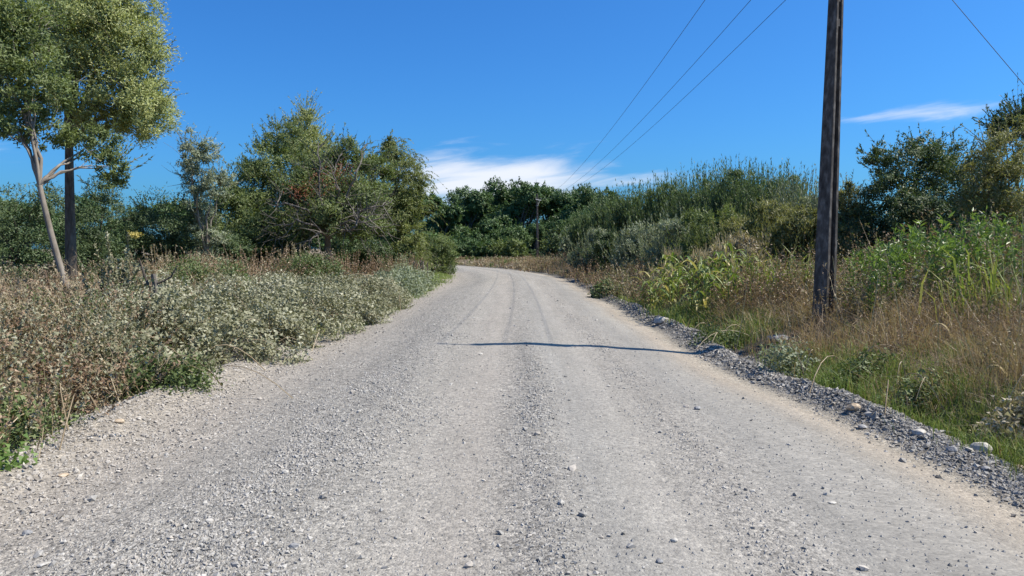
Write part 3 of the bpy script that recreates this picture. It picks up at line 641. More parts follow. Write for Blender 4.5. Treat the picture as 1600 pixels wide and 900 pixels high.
    B2 = B[[0, 2, 4, 6, 8, 12, 14]]; g = Geo(); nt_ = 360; k = rng.integers(0, len(B2), nt_); d = rdir(rng, nt_); d[:, 1] = -np.abs(d[:, 1]); q = B2[k, :3] + d * B2[k, 3:] * rng.uniform(.75, 1.0, (nt_, 1)) - np.array(t.location); e = q + unit(d + rdir(rng, nt_) * .9) * rng.uniform(.4, 1.1, (nt_, 1))
    tubes(g, curve(q, e, rng.normal(size=(nt_, 3)) * .1, 4), np.linspace(.014, .006, 4)[None] * np.ones((nt_, 1)), 3); g.build('bare_twigs', M['dead_wood'], t)
    # rust coloured dead leaves in the middle
    g = Geo(); k = 500; c = np.array([W(505, 282, 34.8), W(535, 268, 35), W(470, 300, 34.6)]); i = rng.integers(0, 3, k); p = c[i] + rng.normal(size=(k, 3)) * .3 - np.array(t.location)
    leaves(g, p, rdir(rng, k), rdir(rng, k), .11, .05, rng.uniform(0, 1, k)); g.build('dead_leaves', leaf_mat('rust_leaf', [(.16, .05, .025), (.26, .09, .045)], .2), t)
    # D4: weeping willow on the right of the group
    sp = [(625, 260, 28, 30, 43), (640, 300, 26, 30, 43), (610, 235, 18, 20, 43), (648, 335, 18, 26, 43), (620, 330, 28, 30, 42), (655, 280, 12, 16, 43), (630, 375, 30, 24, 42), (605, 225, 8, 14, 43)]
    B = px_blobs(sp, rng); b = W(622, 408, 43)
    t = make_tree('weeping_willow', 'yellow-green willow with drooping strands at the right of the tangled tree', b[:2], B, 34000, .17, .054, 'weeping', 'bark', .15, 25, skirt=True, twigs=500, twl=1.2, droop=.7, tup=.2)
    # D5: small round bushes near the bend
    sp = [(680, 385, 26, 22, 50), (700, 392, 15, 14, 50), (655, 388, 22, 20, 49)]
    B = px_blobs(sp, rng); make_tree('round_bush', 'low round green bush at the left inside of the bend', B[:, :2].mean(0), B, 16000, .13, .055, 'olive', 'bark', .05, 26, cat='bush', twigs=100, twl=.4)
    # dark undergrowth bushes under the group
    for i, (px, py, rx, ry, Y, lab) in enumerate([(345, 385, 40, 22, 34, 'dark low bush under the slender grey-green tree'), (430, 385, 45, 20, 39, 'dark low bush under the bushy olive tree'), (560, 390, 45, 18, 40, 'dark low bush right of the pale trunk of the tangled tree'), (610, 395, 35, 16, 42, 'dark low bush under the weeping strands')]):
        B = px_blobs([(px, py, rx, ry, Y), (px + rx * .6, py + 5, rx * .6, ry * .8, Y - .5)], rng)
        make_tree('low_bush', lab, B[:, :2].mean(0), B, 14000, .13, .06, 'dark', 'bark', .04, 40 + i, cat='bush', twigs=60, twl=.4)
left_trees()

def forest():
    rng = np.random.default_rng(51)
    proto = []
    labs = ['dark green tree at the left end of the wood beyond the bend', 'dark green tree with lighter tips, second from the left end of the wood', 'broad dark green tree above the far end of the road', 'dark tall tree just left of the distant pole', 'dark green tree directly behind the distant pole', 'dark tree just right of the distant pole', 'dark green tree between the distant pole and the right shrub bank', 'darkest tree where the wood meets the right shrub bank',
            'low green tree at the road edge left of the distant pole', 'low bushy tree behind the weeds beside the distant pole', 'tree filling the back of the wood on the left', 'tree filling the back of the wood on the right', 'tree in the back row of the wood behind the distant pole', 'tree in the back row above the road end', 'tree in the back row just right of the distant pole', 'tree in the back row near the shrub bank']
    spots = [(690, 322, 100), (730, 296, 104), (775, 287, 108), (812, 288, 104), (850, 297, 110), (880, 302, 106), (915, 296, 100), (945, 300, 92), (795, 360, 96), (835, 350, 98), (710, 305, 125), (900, 300, 125), (820, 296, 128), (770, 300, 128), (865, 303, 120), (930, 305, 118)]
    for v in range(4):
        bl = []
        for k in range(30):
            a = k * 2.4 + rng.uniform(-.4, .4); z = .05 + .84 * ((k * .618) % 1); rr = (.56 if z < .6 else .36) * rng.uniform(.5, 1); q = rng.uniform(.10, .155); bl.append([cos(a) * rr * .8, sin(a) * rr * .8, z, q, q, q * .8])
        bl.append([0, 0, .93, .13, .13, .1]); proto.append(np.array(bl))
    for i, ((px, py, Y), lab) in enumerate(zip(spots, labs)):
        top = W(px, py, Y); x, y = top[0], top[1]; hgt = top[2] - Hs(x, y)
        if i < 4:
            B = proto[i] * hgt; B[:, :3] += np.array([x, y, Hs(x, y)])
            t = make_tree('forest_tree', lab, (x, y), B, 24000, .36, .20, 'forest', 'bark', .25, 60 + i, group='dark green trees of the wood beyond the bend', twigs=160, twl=1.0, sub=14, subr=.45, shell=.75, nout=1.3); t['h'] = hgt; SRC.append(t)
        else:
            s = SRC[i % 4]; copy_tree(s, loc=(x, y, Hs(x, y) - .05), rotz=rng.uniform(0, 6.28), scale=hgt / s['h'], label=lab)
SRC = []
forest()
def backdrop_trees():
    rng = np.random.default_rng(55)
    for i, (px, top, Y, lab) in enumerate([(-60, 300, 62, 'dark tree far behind the leaning trunk, outermost at the left edge'), (40, 318, 66, 'dark tree far behind the pale leaning trunk'), (130, 312, 60, 'dark tree seen far off beside the willow trunk'), (215, 325, 64, 'dark tree far behind the silvery shrub'), (300, 318, 66, 'dark tree far behind the slender grey-green tree'), (385, 300, 70, 'dark tree far behind the bushy olive tree'), (470, 290, 75, 'dark tree far behind the tangled tree'), (560, 290, 78, 'dark tree far behind the bare branches'), (630, 305, 84, 'dark tree far behind the weeping willow'),
            (1270, 318, 62, 'dark tree far behind the whippy shoots by the tall pole'), (1345, 330, 55, 'dark tree far behind the thin yellowish bush'), (1440, 325, 52, 'dark tree hidden far behind the dark bush'), (1530, 310, 50, 'dark tree far behind the spiky shoots'), (1640, 300, 48, 'dark tree far behind the yellow-green bush')]):
        p = W(px, top, Y); hgt = p[2] - Hs(p[0], p[1]); sc = SRC[i % 4]; copy_tree(sc, loc=(p[0], p[1], Hs(p[0], p[1]) - .05), rotz=rng.uniform(0, 6.28), label=lab)
        r = [q for q in COL.objects if q.get('label') == lab][0]; k = hgt / sc['h']; r.scale = (k * 1.5, k * 1.5, k); r['group'] = 'far dark trees behind the roadside bushes'
backdrop_trees()
def bend_bushes():
    rng = np.random.default_rng(57)
    for i, (px, w, Y, h, leaf, lab) in enumerate([(725, 30, 88, 2.6, 'forest', 'low dark bush at the foot of the wood above the road end'), (760, 30, 86, 2.0, 'forest', 'low bush at the foot of the wood right of the road end'), (795, 34, 84, 2.4, 'olive', 'lighter green bush left of the distant pole'), (872, 30, 86, 2.6, 'olive', 'olive bush just right of the distant pole'), (880, 34, 76, 3.4, 'dark', 'dark bush at the foot of the shrub bank far end'), (900, 30, 66, 2.8, 'grey_leaf', 'greyish bush before the far end of the shrub bank'), (835, 44, 108, 5.5, 'forest', 'tall dark bush directly behind the distant pole'), (775, 44, 100, 5.0, 'forest', 'tall dark bush at the foot of the wood above the road'), (870, 44, 100, 5.5, 'forest', 'tall dark bush right behind the distant pole')]):
        x, z0 = (px - 800) / FPX * Y, 0; k = w * Y / FPX; z = Hs(x, Y)
        B = np.array([[x + rng.uniform(-.6, .6) * k, Y + rng.uniform(-.5, .5) * k, z + h * rng.uniform(.2, .75), k * .42, k * .42, h * .26] for _ in range(9)])
        make_tree('bend_bush', lab, (x, Y), B, 5200, .26, .15, leaf, 'bark', .05, 370 + i, cat='bush', twigs=60, twl=.7, sub=10, shell=.7, nout=1.1)
bend_bushes()

def shoot_shrub(name, label, x, y, height, width, n, nleaf, L, Wd, leaf, seed, lean=.25, group=None, r=.012, stem='bark', u0=.12, spread=.8, cat='shrub', depth=None, low=.5, up=.2, fill=0):
    rng = np.random.default_rng(seed); z = Hs(x, y) - .05; root = thing(name, (x, y, z), label, cat, group); depth = depth or width
    a = rng.uniform(0, 2 * pi, n); rr = np.sqrt(rng.uniform(0, 1, n)); base = np.stack([np.cos(a) * rr * width * .38, np.sin(a) * rr * depth * .38, np.zeros(n)], 1)
    base[:, 2] = H(base[:, 0] + x, base[:, 1] + y) - z - .05
    h = height * rng.uniform(low, 1.02, n) * (1 - .35 * rr ** 2); tip = base + np.stack([np.cos(a) * rr * width * lean + rng.normal(size=n) * .1 * height, np.sin(a) * rr * depth * lean + rng.normal(size=n) * .1 * height, h], 1)
    bend = np.stack([np.cos(a) * rr * width * .06, np.sin(a) * rr * depth * .06, h * 0], 1) + rng.normal(size=(n, 3)) * .04 * height
    s = Geo(); l = Geo(); shoots(s, rng, base, tip, bend, nleaf, L, Wd, r, u0, spread, 0, 0, up=up, lgeo=l, sides=2 if y > 18 else 3)
    if fill:
        nb = 16; th = rng.uniform(0, 2 * pi, nb); q = np.sqrt(rng.uniform(0, 1, nb)); zz = rng.uniform(.06, .74, nb); q = q * (1 - .55 * zz ** 2); B = np.stack([np.cos(th) * q * width * .42, np.sin(th) * q * depth * .42, height * zz, np.full(nb, width * .21), np.full(nb, depth * .21), np.full(nb, height * .13)], 1)
        crown_leaves(l, rng, B, fill, L, Wd * 1.25, 12, .42, droop=-.6, nout=1.0, shell=.7)
    s.build('stems', M[stem], root); l.build('foliage', M[leaf], root); return root

def right_bank():
    # F: bank of upright poplar / willow shoots, from the far end to the pole
    gr = 'upright leafy shrubs of the right bank'
    rows = [  # top px, top py, Y, width px, shoots, leaf material, label
        (925, 318, 62, 60, 150, 'shoot', 'grey-green shrub at the far left end of the right bank'),
        (955, 290, 56, 60, 170, 'shoot', 'green shrub with spiky tips, second from the far end of the bank'),
        (1000, 272, 50, 80, 200, 'shoot', 'tall spiky shrub below the lower ends of the wires'),
        (1050, 262, 44, 80, 200, 'shoot', 'dark green spiky shrub in the middle of the right bank'),
        (1100, 246, 40, 90, 230, 'shoot', 'tall feathery shrub forming the bank top left of its summit'),
        (1150, 238, 36, 90, 230, 'shoot', 'highest feathery shrub on top of the right bank'),
        (1205, 243, 33, 90, 200, 'shoot', 'grey feathery shrub right of the bank summit'),
        (1255, 250, 30, 80, 110, 'grey_leaf', 'sparse whippy shrub against the sky left of the tall pole'),
        (925, 348, 46, 60, 130, 'grey_leaf', 'pale grey spiky bush in front of the far bank end'),
        (965, 345, 40, 70, 160, 'dark', 'dark bush low on the far part of the bank'),
        (1010, 330, 35, 90, 180, 'grey_leaf', 'greyish bush in the shade behind the corn plants'),
        (1065, 312, 30, 100, 200, 'grey_leaf', 'mid-height grey-green shrub behind the corn plants'),
        (1125, 305, 27, 110, 220, 'olive', 'olive shrub at the foot of the bank summit'),
        (1185, 295, 24, 110, 240, 'yellowish', 'yellow-green feathery shrub left of the tall pole'),
        (1245, 300, 22, 100, 220, 'yellowish', 'yellow-green feathery shrub touching the left side of the tall pole'),
        (1150, 350, 21, 100, 160, 'khaki', 'low straw coloured shrub between the corn and the feathery shrubs'),
    ]
    for i, (px, py, Y, wp, n, leaf, lab) in enumerate(rows):
        p = W(px, py, Y); h = p[2] - Hs(p[0], p[1]); w = wp * Y / FPX * 1.0
        far = Y / 30
        shoot_shrub('bank_shrub', lab, p[0], p[1], h, w, int(n * (2.4 if i < 8 else .95)), 44, .14 * max(.8, far ** .7), .036 * max(.9, far ** .7), leaf, 200 + i, fill=15000, group=gr, r=.012 * max(.8, far), lean=.30, low=.7 if i < 8 else .45, spread=.6, u0=.06, up=.35)
    rng = np.random.default_rng(71)
    # H: dark bush right of the pole and its neighbours
    for i, (sp, n, L, Wd, leaf, lab, nm) in enumerate([
        ([(1430, 265, 55, 45, 21), (1480, 290, 50, 45, 21), (1400, 300, 40, 35, 20.5), (1380, 240, 25, 20, 21), (1440, 320, 55, 25, 20), (1500, 255, 35, 35, 22), (1450, 225, 30, 18, 21.5), (1400, 350, 50, 40, 20.5), (1500, 350, 55, 40, 20)], 56000, .085, .042, 'dark', 'dark green bush with thin outer sprays right of the tall pole', 'dark_bush'),
        ([(1325, 315, 22, 30, 22), (1345, 335, 22, 25, 21.5), (1315, 350, 22, 22, 22), (1335, 385, 35, 35, 21)], 26000, .09, .032, 'yellowish', 'thin yellowish bush directly right of the tall pole', 'thin_bush'),
        ([(1565, 250, 40, 40, 17), (1590, 300, 45, 50, 16.5), (1545, 310, 40, 45, 17), (1600, 215, 40, 30, 17.5), (1570, 350, 45, 30, 16.5), (1560, 400, 60, 40, 16)], 42000, .075, .028, 'yellowish', 'yellow-green bush at the right picture edge', 'yellow_bush'),
        ([(1575, 200, 28, 20, 20), (1605, 190, 25, 25, 20)], 12000, .085, .04, 'dark', 'dark bush top behind the yellow-green bush at the right', 'dark_bush_top')]):
        B = px_blobs(sp, rng, .8, 1); b = B[:, :2].mean(0)
        make_tree(nm.replace('_top', ''), lab, b, B, n, L, Wd, leaf, 'bark', .07, 300 + i, cat='bush', twigs=260, twl=.55, sub=24)
    # whippy shoots against the sky on the right
    for i, (px, py, Y, wp, n, lab) in enumerate([(1510, 190, 24, 60, 60, 'spiky upright shoots behind the dark bush at the right'), (1545, 200, 25, 50, 40, 'thin whippy shoots between the dark bush and the yellow bush'), (1603, 45, 19, 20, 9, 'tall leafy twigs reaching up at the right picture edge'), (1300, 270, 34, 80, 70, 'whippy grey shoots seen behind the tall pole')]):
        p = W(px, py, Y); h = p[2] - Hs(p[0], p[1]); shoot_shrub('whip_shrub', lab, p[0], p[1], h, wp * Y / FPX * 1.2, n, 60, .10, .03, 'shoot', 320 + i, lean=.3, low=.6, u0=.3)
right_bank()

# ------------------------------------------------------------------ corn and leafy weeds at the right
def corn_protos():
    out = []
    for v in range(3):
        rng = np.random.default_rng(400 + v); root = link('corn_plant', None); hgt = 1.35
        g = Geo(); P = np.array([[[0, 0, -.05], [.01, 0, .4], [.02, .01, .8], [.0, .02, 1.1]]]); tubes(g, P, np.array([[.014, .013, .010, .006]]), 6, tint=.3); g.build('stalk', M['corn'], root, smooth=True)
        g = Geo(); n = 9; a = rng.uniform(0, 6.28, n); b = np.tile([[0, .02, 1.1]], (n, 1)); t = b + np.stack([np.cos(a) * .09, np.sin(a) * .09, rng.uniform(.12, .3, n)], 1)
        tubes(g, curve(b, t, np.zeros((n, 3)), 4), np.array([[.006, .007, .006, .003]]) * np.ones((n, 1)), 4, tint=.5); g.build('tassel', M['straw'], root)
        for k in range(9):
            g = Geo(); z = .18 + k * .105; az = k * 2.6 + rng.uniform(-.5, .5); ln = rng.uniform(.45, .7) * (1 - .3 * abs(k - 4) / 5); m = 7; u = np.linspace(0, 1, m)
            d = np.array([cos(az), sin(az), 0]); sd = np.array([-sin(az), cos(az), 0]); arch = rng.uniform(.5, 1.0)
            C = np.array([0, 0, z]) + d * (u * ln * .85)[:, None] + np.array([0, 0, 1.]) * (ln * (1.1 * u - arch * 1.5 * u ** 2))[:, None]
            wd = .062 * np.sin(pi * (u * .88 + .12)) ** .7; wd[-1] = .002
            V = np.stack([C - sd * wd[:, None] / 2 + [0, 0, .012], C, C + sd * wd[:, None] / 2 + [0, 0, .012]], 1).reshape(-1, 3)
            i = np.arange(m - 1)[:, None] * 3; q = np.concatenate([i + np.array([[0, 1, 4, 3]]), i + np.array([[1, 2, 5, 4]])])
            g.add(V, quads=q, tint=np.clip(rng.uniform(.05, .7) + (.45 if k < 2 or rng.uniform() < .2 else 0), 0, 1)); g.build('leaf', M['corn'], root)
        out.append(root)
    return out
def corn():
    rng = np.random.default_rng(77); pr = corn_protos(); spots = []
    lab = 'green corn-like plant with drooping leaves and pale tassel at the road edge'
    k = 0
    while len(spots) < 46:
        x, y = rng.uniform(3.7, 6.2), rng.uniform(14.5, 23); px = 800 + FPX * x / y
        if px > 1190 or px < 962: continue
        if x < 3.75 + max(0, 18.5 - y) * .35: continue
        if all((x - a) ** 2 + (y - b) ** 2 > .07 for a, b in spots): spots.append((x, y))
    for i, (x, y) in enumerate(spots):
        o = pr[i] if i < 3 else copy_tree(pr[i % 3])
        o.location = (x, y, Hs(x, y)); o.rotation_euler = (rng.normal() * .05, rng.normal() * .05, rng.uniform(0, 6.28)); sc = rng.uniform(.75, 1.25); o.scale = (sc, sc, sc)
        tag(o, lab, 'corn plant', 'corn plants growing by the road')
corn()
def tall_weeds():
    rng = np.random.default_rng(81); protos = []
    for v in range(4):
        root = link('tall_weed', None); n = 5; h = 1.55
        base = rng.normal(size=(n, 3)) * .09; base[:, 2] = -.05; tip = base + np.stack([rng.normal(size=n) * .16, rng.normal(size=n) * .16, h * rng.uniform(.7, 1, n)], 1)
        s = Geo(); l = Geo(); shoots(s, rng, base, tip, rng.normal(size=(n, 3)) * .05, 62, .13, .032, .006, .2, .9, 0, 0, up=.1, tri=False, lgeo=l)
        s.build('stems', M['green_stem'], root); l.build('foliage', M['weed_green'], root); protos.append(root)
    spots = []
    while len(spots) < 40:
        x, y = rng.uniform(5.6, 10.5), rng.uniform(11.5, 15.5)
        px = 800 + FPX * x / y
        if px > 1325 and px < 1640 and all((x - a) ** 2 + (y - b) ** 2 > .1 for a, b in spots): spots.append((x, y))
    for i, (x, y) in enumerate(spots):
        o = protos[i] if i < 4 else copy_tree(protos[i % 4])
        sc = rng.uniform(.72, 1.1); o.location = (x, y, Hs(x, y)); o.rotation_euler = (0, 0, rng.uniform(0, 6.28)); o.scale = (sc, sc, sc)
        tag(o, 'tall fresh green leafy weed in the patch right of the tall pole', 'weed', 'green leafy weeds right of the pole')
    # cane clumps
    for i, (px, py, Y, lab, h) in enumerate([(1240, 400, 16, 'bright green cane clump just left of the tall pole', 1.0), (1560, 400, 10.5, 'green cane with arching blades at the right edge', .85), (1180, 420, 18, 'green cane clump behind the dry grass left of the pole', 1.0)]):
        p = W(px, py, Y); x, y = p[0], p[1]; root = thing('cane_clump', (x, y, Hs(x, y)), lab, 'cane'); g = Geo(); n = 130
        b = np.stack([rng.normal(size=n) * .35, rng.normal(size=n) * .3, np.abs(rng.normal(size=n)) * .25 * h], 1); blades(g, rng, b, h * rng.uniform(.6, 1.1, n), rng.uniform(.15, .75, n), .035, rng.uniform(0, 1, n), curl=.9); g.build('foliage', M['cane'], root)
tall_weeds()

# ------------------------------------------------------------------ left verge: brambles, shrubs
def hedge_surface(rng, n, mounds):
    """Points on the upper surfaces of mounds (x, y, rx, ry, h, height of the centre)."""
    Mo = np.array([tuple(m) + (0.,) * (6 - len(m)) for m in mounds]); w = Mo[:, 2] * Mo[:, 4] + Mo[:, 2] * Mo[:, 3]; k = rng.choice(len(Mo), n, p=w / w.sum()); d = rdir(rng, n); d[:, 2] = np.where(Mo[k, 5] > 0, np.maximum(d[:, 2], -.4 + .3 * d[:, 2]), np.abs(d[:, 2]))
    p = np.stack([Mo[k, 0] + d[:, 0] * Mo[k, 2], Mo[k, 1] + d[:, 1] * Mo[k, 3], np.maximum(Mo[k, 5] + d[:, 2] * Mo[k, 4], .02)], 1)
    return p, d, k
def lumpy(rng, mounds, per, r0, r1):
    """The mounds, flattened a little, with smaller lumps grown on them."""
    out = [(x, y, rx * .9, ry * .9, h * .82) for x, y, rx, ry, h in mounds]
    for x, y, rx, ry, h in mounds:
        for _ in range(per):
            d = rdir(rng, 1)[0]; d[2] = abs(d[2]) * .9; r = rng.uniform(r0, r1); out.append((x + d[0] * rx * .88, y + d[1] * ry * .88, r, r, r * rng.uniform(.6, 1.0), h * .78 * d[2]))
    return out
def bramble(name, label, mounds, n, leaf, seed, L=.055, thick=.25, canes=60, cat='bramble', cover=.6, lumps=None):
    rng = np.random.default_rng(seed); c = np.array([m[:2] for m in mounds]).mean(0); z0 = Hs(*c); root = thing(name, (c[0], c[1], z0), label, cat); O = np.array([c[0], c[1], z0])
    if lumps: mounds = lumpy(rng, mounds, *lumps)
    mt = rng.uniform(-.16, .22, len(mounds)); ns = n // 9; p, d, k = hedge_surface(rng, ns, mounds)
    keep = fbm(p[:, 0] * 1.9 + seed, p[:, 1] * 1.9 + p[:, 2] * 1.9, 3) > .18 + (1 - cover) * .55; p, d, k = p[keep], d[keep], k[keep]; ns = len(p)
    p = p - d * rng.uniform(-.06, 1, (ns, 1)) ** 2 * thick; p[:, 2] += H(p[:, 0], p[:, 1])
    st_ = np.clip(1.5 * fbm(p[:, 0] * .9 + 4, p[:, 1] * .9, 3) - .55 + mt[k] + rng.uniform(-.15, .3, ns), 0, .6); P = np.repeat(p, 9, 0) + rng.normal(size=(ns * 9, 3)) * .07; D = np.repeat(d, 9, 0)
    P[:, 2] = np.maximum(P[:, 2], H(P[:, 0], P[:, 1]) + .01)
    g = Geo(); m = len(P); leaves(g, P - O, rdir(rng, m) + D * .2, D * .7 + rdir(rng, m) * .6 + np.array([0, 0, .35]), L * rng.uniform(.5, 1.6, m), L * .9 * rng.uniform(.6, 1.3, m), np.clip(np.repeat(st_, 9) + rng.uniform(0, .5, m), 0, 1), tri=True); g.build('foliage', M[leaf], root)
    g = Geo(); p, d, k = hedge_surface(rng, canes, mounds); Mo = np.array([m[:5] for m in mounds]); a = np.stack([Mo[k, 0], Mo[k, 1], np.zeros(canes)], 1) + rng.normal(size=(canes, 3)) * np.array([.4, .4, 0]); a[:, 2] = H(a[:, 0], a[:, 1]); e = p + d * .12; e[:, 2] = np.maximum(e[:, 2] + H(e[:, 0], e[:, 1]) - .1, 0.05)
    tubes(g, curve(a - O, e - O, np.array([0, 0, .5]) + rng.normal(size=(canes, 3)) * .1, 7), np.linspace(.007, .003, 7)[None] * np.ones((canes, 1)), 4, tint=rng.uniform(0, 1, canes)); g.build('canes', M['stem'], root)
    return root
def left_verge():
    for i, (px, py, Y, w, h, leaf, lab) in enumerate([(300, 402, 27, 1.8, 1.1, 'brown_leaf', 'reddish dry bush behind the old fence post'), (392, 392, 25, 2.0, 1.2, 'brown_leaf', 'tangle of bare grey-brown twigs behind the bramble mound'), (545, 398, 31, 1.8, 1.2, 'brown_leaf', 'brown dry bush under the pale trunk of the tangled tree'), (470, 392, 29, 1.2, 1.35, 'khaki', 'pale dry shrub left of the pale trunk'), (622, 402, 36, 1.6, 1.2, 'brown_leaf', 'brown dry bush by the row of wooden stakes'), (250, 405, 24, 1.8, 1.2, 'khaki', 'straw coloured shrub beside the silvery shrub'), (95, 440, 14, 1.4, 1.0, 'brown_leaf', 'brown dry shrub at the foot of the pale leaning trunk'), (20, 440, 13, 1.6, 1.0, 'khaki', 'khaki dry shrub at the left edge')]):
        p = W(px, py, Y); shoot_shrub('dry_shrub', lab, p[0], p[1], h * (1.3 if Y > 20 else 1), w * 1.3, 150, 26, .075, .034, leaf, 530 + i, lean=.5, low=.4, stem='stem', u0=.3, spread=1.0, r=.007 if Y < 20 else .011)
    m = [(-4.75, 9.4, .7, .8, .5), (-4.75, 10.4, .9, .8, .72), (-4.72, 11.5, 1.3, .8, .95), (-4.5, 12.7, 1.35, .9, .9), (-4.58, 14.0, 1.6, .9, 1.08), (-4.43, 15.5, 1.5, 1.0, .95), (-4.63, 17.2, 1.7, 1.1, 1.08), (-4.48, 19.2, 1.55, 1.3, .95), (-4.68, 21.5, 1.75, 1.4, 1.02), (-4.78, 24, 1.7, 1.6, .92), (-6.30, 12.6, 1.0, 1.0, .8), (-6.40, 15, 1.1, 1.3, .85), (-6.60, 18.5, 1.2, 1.5, .8), (-6.70, 22, 1.3, 1.8, .8)]
    bramble('bramble_hedge', 'long mound of pale dusty brambles along the left road edge', m, 165000, 'bramble', 501, .052, .22, 260, cover=.6, lumps=(9, .22, .5))
    bramble('bramble_patch', 'small dusty bramble patch among dry weeds at the left', [(-6.2, 8.2, .9, .7, .95), (-5.2, 7.4, .6, .6, .55), (-7.4, 8.6, .8, .7, .9)], 8000, 'bramble', 502, .045, .2, 30, cover=.55, lumps=(6, .15, .35))
    bramble('green_shrub', 'bright green low shrub behind the dry weeds at the left', [(-8.3, 19.5, 1.0, .9, 1.25), (-7.5, 20, .7, .7, 1.1)], 9000, 'bramble_green', 503, .05, .3, 30, 'shrub', .9, lumps=(7, .2, .5))
    bramble('green_shrub', 'green low shrub behind the bramble mound below the tangled tree', [(-6.8, 26, 1.2, 1, 1.35), (-7.8, 27, 1.0, .9, 1.2)], 9000, 'bramble_green', 504, .06, .3, 30, 'shrub', .9, lumps=(7, .2, .5))
    bramble('green_shrub', 'grey-green low shrub at the far end of the bramble mound beside the road', [(-4.2, 28, 1.1, 1.9, .9), (-4.4, 31.5, 1.2, 2.0, .95), (-4.9, 35.5, 1.2, 2.2, .95), (-5.4, 40, 1.3, 2.5, 1.0), (-6.6, 45, 1.3, 2.5, 1.0)], 26000, 'grey_leaf', 505, .075, .3, 60, 'shrub', .9, lumps=(7, .2, .5))
    bramble('green_sprig', 'small fresh green plant on the gravel at the lower left edge', [(-3.95, 5.75, .16, .14, .10)], 200, 'weed_green', 507, .05, .05, 4, 'plant', 1)
    for i, (x, y, r_, h, leaf, lab) in enumerate([(-5.0, 7.9, .45, .62, 'brown_leaf', 'brown dead weed clump near the gravel at the left'), (-4.6, 6.6, .4, .5, 'bramble_green', 'dusty green weed clump nearest the camera on the left verge'), (-6.8, 9.6, .6, .95, 'khaki', 'tall khaki weed clump in front of the old post'), (-5.9, 9.2, .5, .8, 'brown_leaf', 'rusty brown weed clump beside the start of the bramble mound'), (-4.25, 8.7, .35, .42, 'bramble_green', 'small green clump where dry weeds meet the bramble mound'), (-8.2, 10.8, .7, 1.05, 'bramble', 'pale dusty bush in the middle of the dry weeds'), (-5.6, 6.9, .4, .7, 'khaki', 'straw coloured weed clump at the lower left')]):
        bramble('weed_clump', lab, [(x, y, r_, r_, h), (x + r_ * .8, y + .2, r_ * .7, r_ * .7, h * .75)], 3200, leaf, 560 + i, .038, .25, 9, 'weed', .85, lumps=(6, .12, .3))
    # silvery tall shrub with a yellow flower head
    b = W(185, 450, 13.5); t = shoot_shrub('silvery_shrub', 'tall silvery grey shrub with one yellow leafy tip rising from weeds', b[0], b[1], W(190, 348, 13.5)[2] - Hs(b[0], b[1]), .5, 44, 120, .065, .046, 'bramble', 510, lean=.22, low=.35, stem='stem', u0=.1, spread=.95, r=.008)
    rng = np.random.default_rng(511); g = Geo(); p = W(211, 367, 13.4) - np.array(t.location); k = 90; leaves(g, p + rng.normal(size=(k, 3)) * np.array([.05, .04, .022]), rdir(rng, k), rdir(rng, k), .05, .03, rng.uniform(0, 1, k)); g.build('yellow_leaves', leaf_mat('yellow_leaf', [(.38, .30, .07), (.5, .42, .14)], .25), t)
    # old post and dark branch
    x, y = W(241, 440, 13)[:2]; z = Hs(x, y); ro = thing('fence_post', (x, y, z), 'weathered split wooden post standing in the dry weeds', 'fence post')
    g = Geo(); n = 9; P = np.array([[[.02 * sin(i * 1.3), 0, i * .135 - .1] for i in range(n)]]); tubes(g, P, np.array([[.062, .06, .058, .06, .055, .056, .05, .05, .04]]), 7); g.build('shaft', M['dead_wood'], ro)
    g = Geo(); tubes(g, np.array([[[-.06, .02, .45], [-.10, .02, .75], [-.19, .02, 1.0], [-.24, .0, 1.22]]]), np.array([[.03, .026, .02, .012]]), 6); tubes(g, np.array([[[.05, .0, .82], [.16, .02, .86], [.28, .03, .93], [.4, 0, 1.12]]]), np.array([[.022, .02, .015, .008]]), 5); o = g.build('dark_branch', M['bark'], ro)
    for i in range(6):
        px = 640 + i * 5.2 + (i % 2) * 2; p = W(px, 418, 39); x, y = p[0], p[1]; g = Geo(); h = W(px, 406 + (i % 3) * 2, 39)[2] - Hs(x, y); box(g, (0, 0, h / 2 - .05), .07, .06, h + .1, rot=i); o = g.build('wooden_stake', M['dead_wood']); o.location = (x, y, Hs(x, y)); tag(o, 'short pale wooden stake in the small row before the round bush', 'stake', 'short wooden stakes in a row')
left_verge()

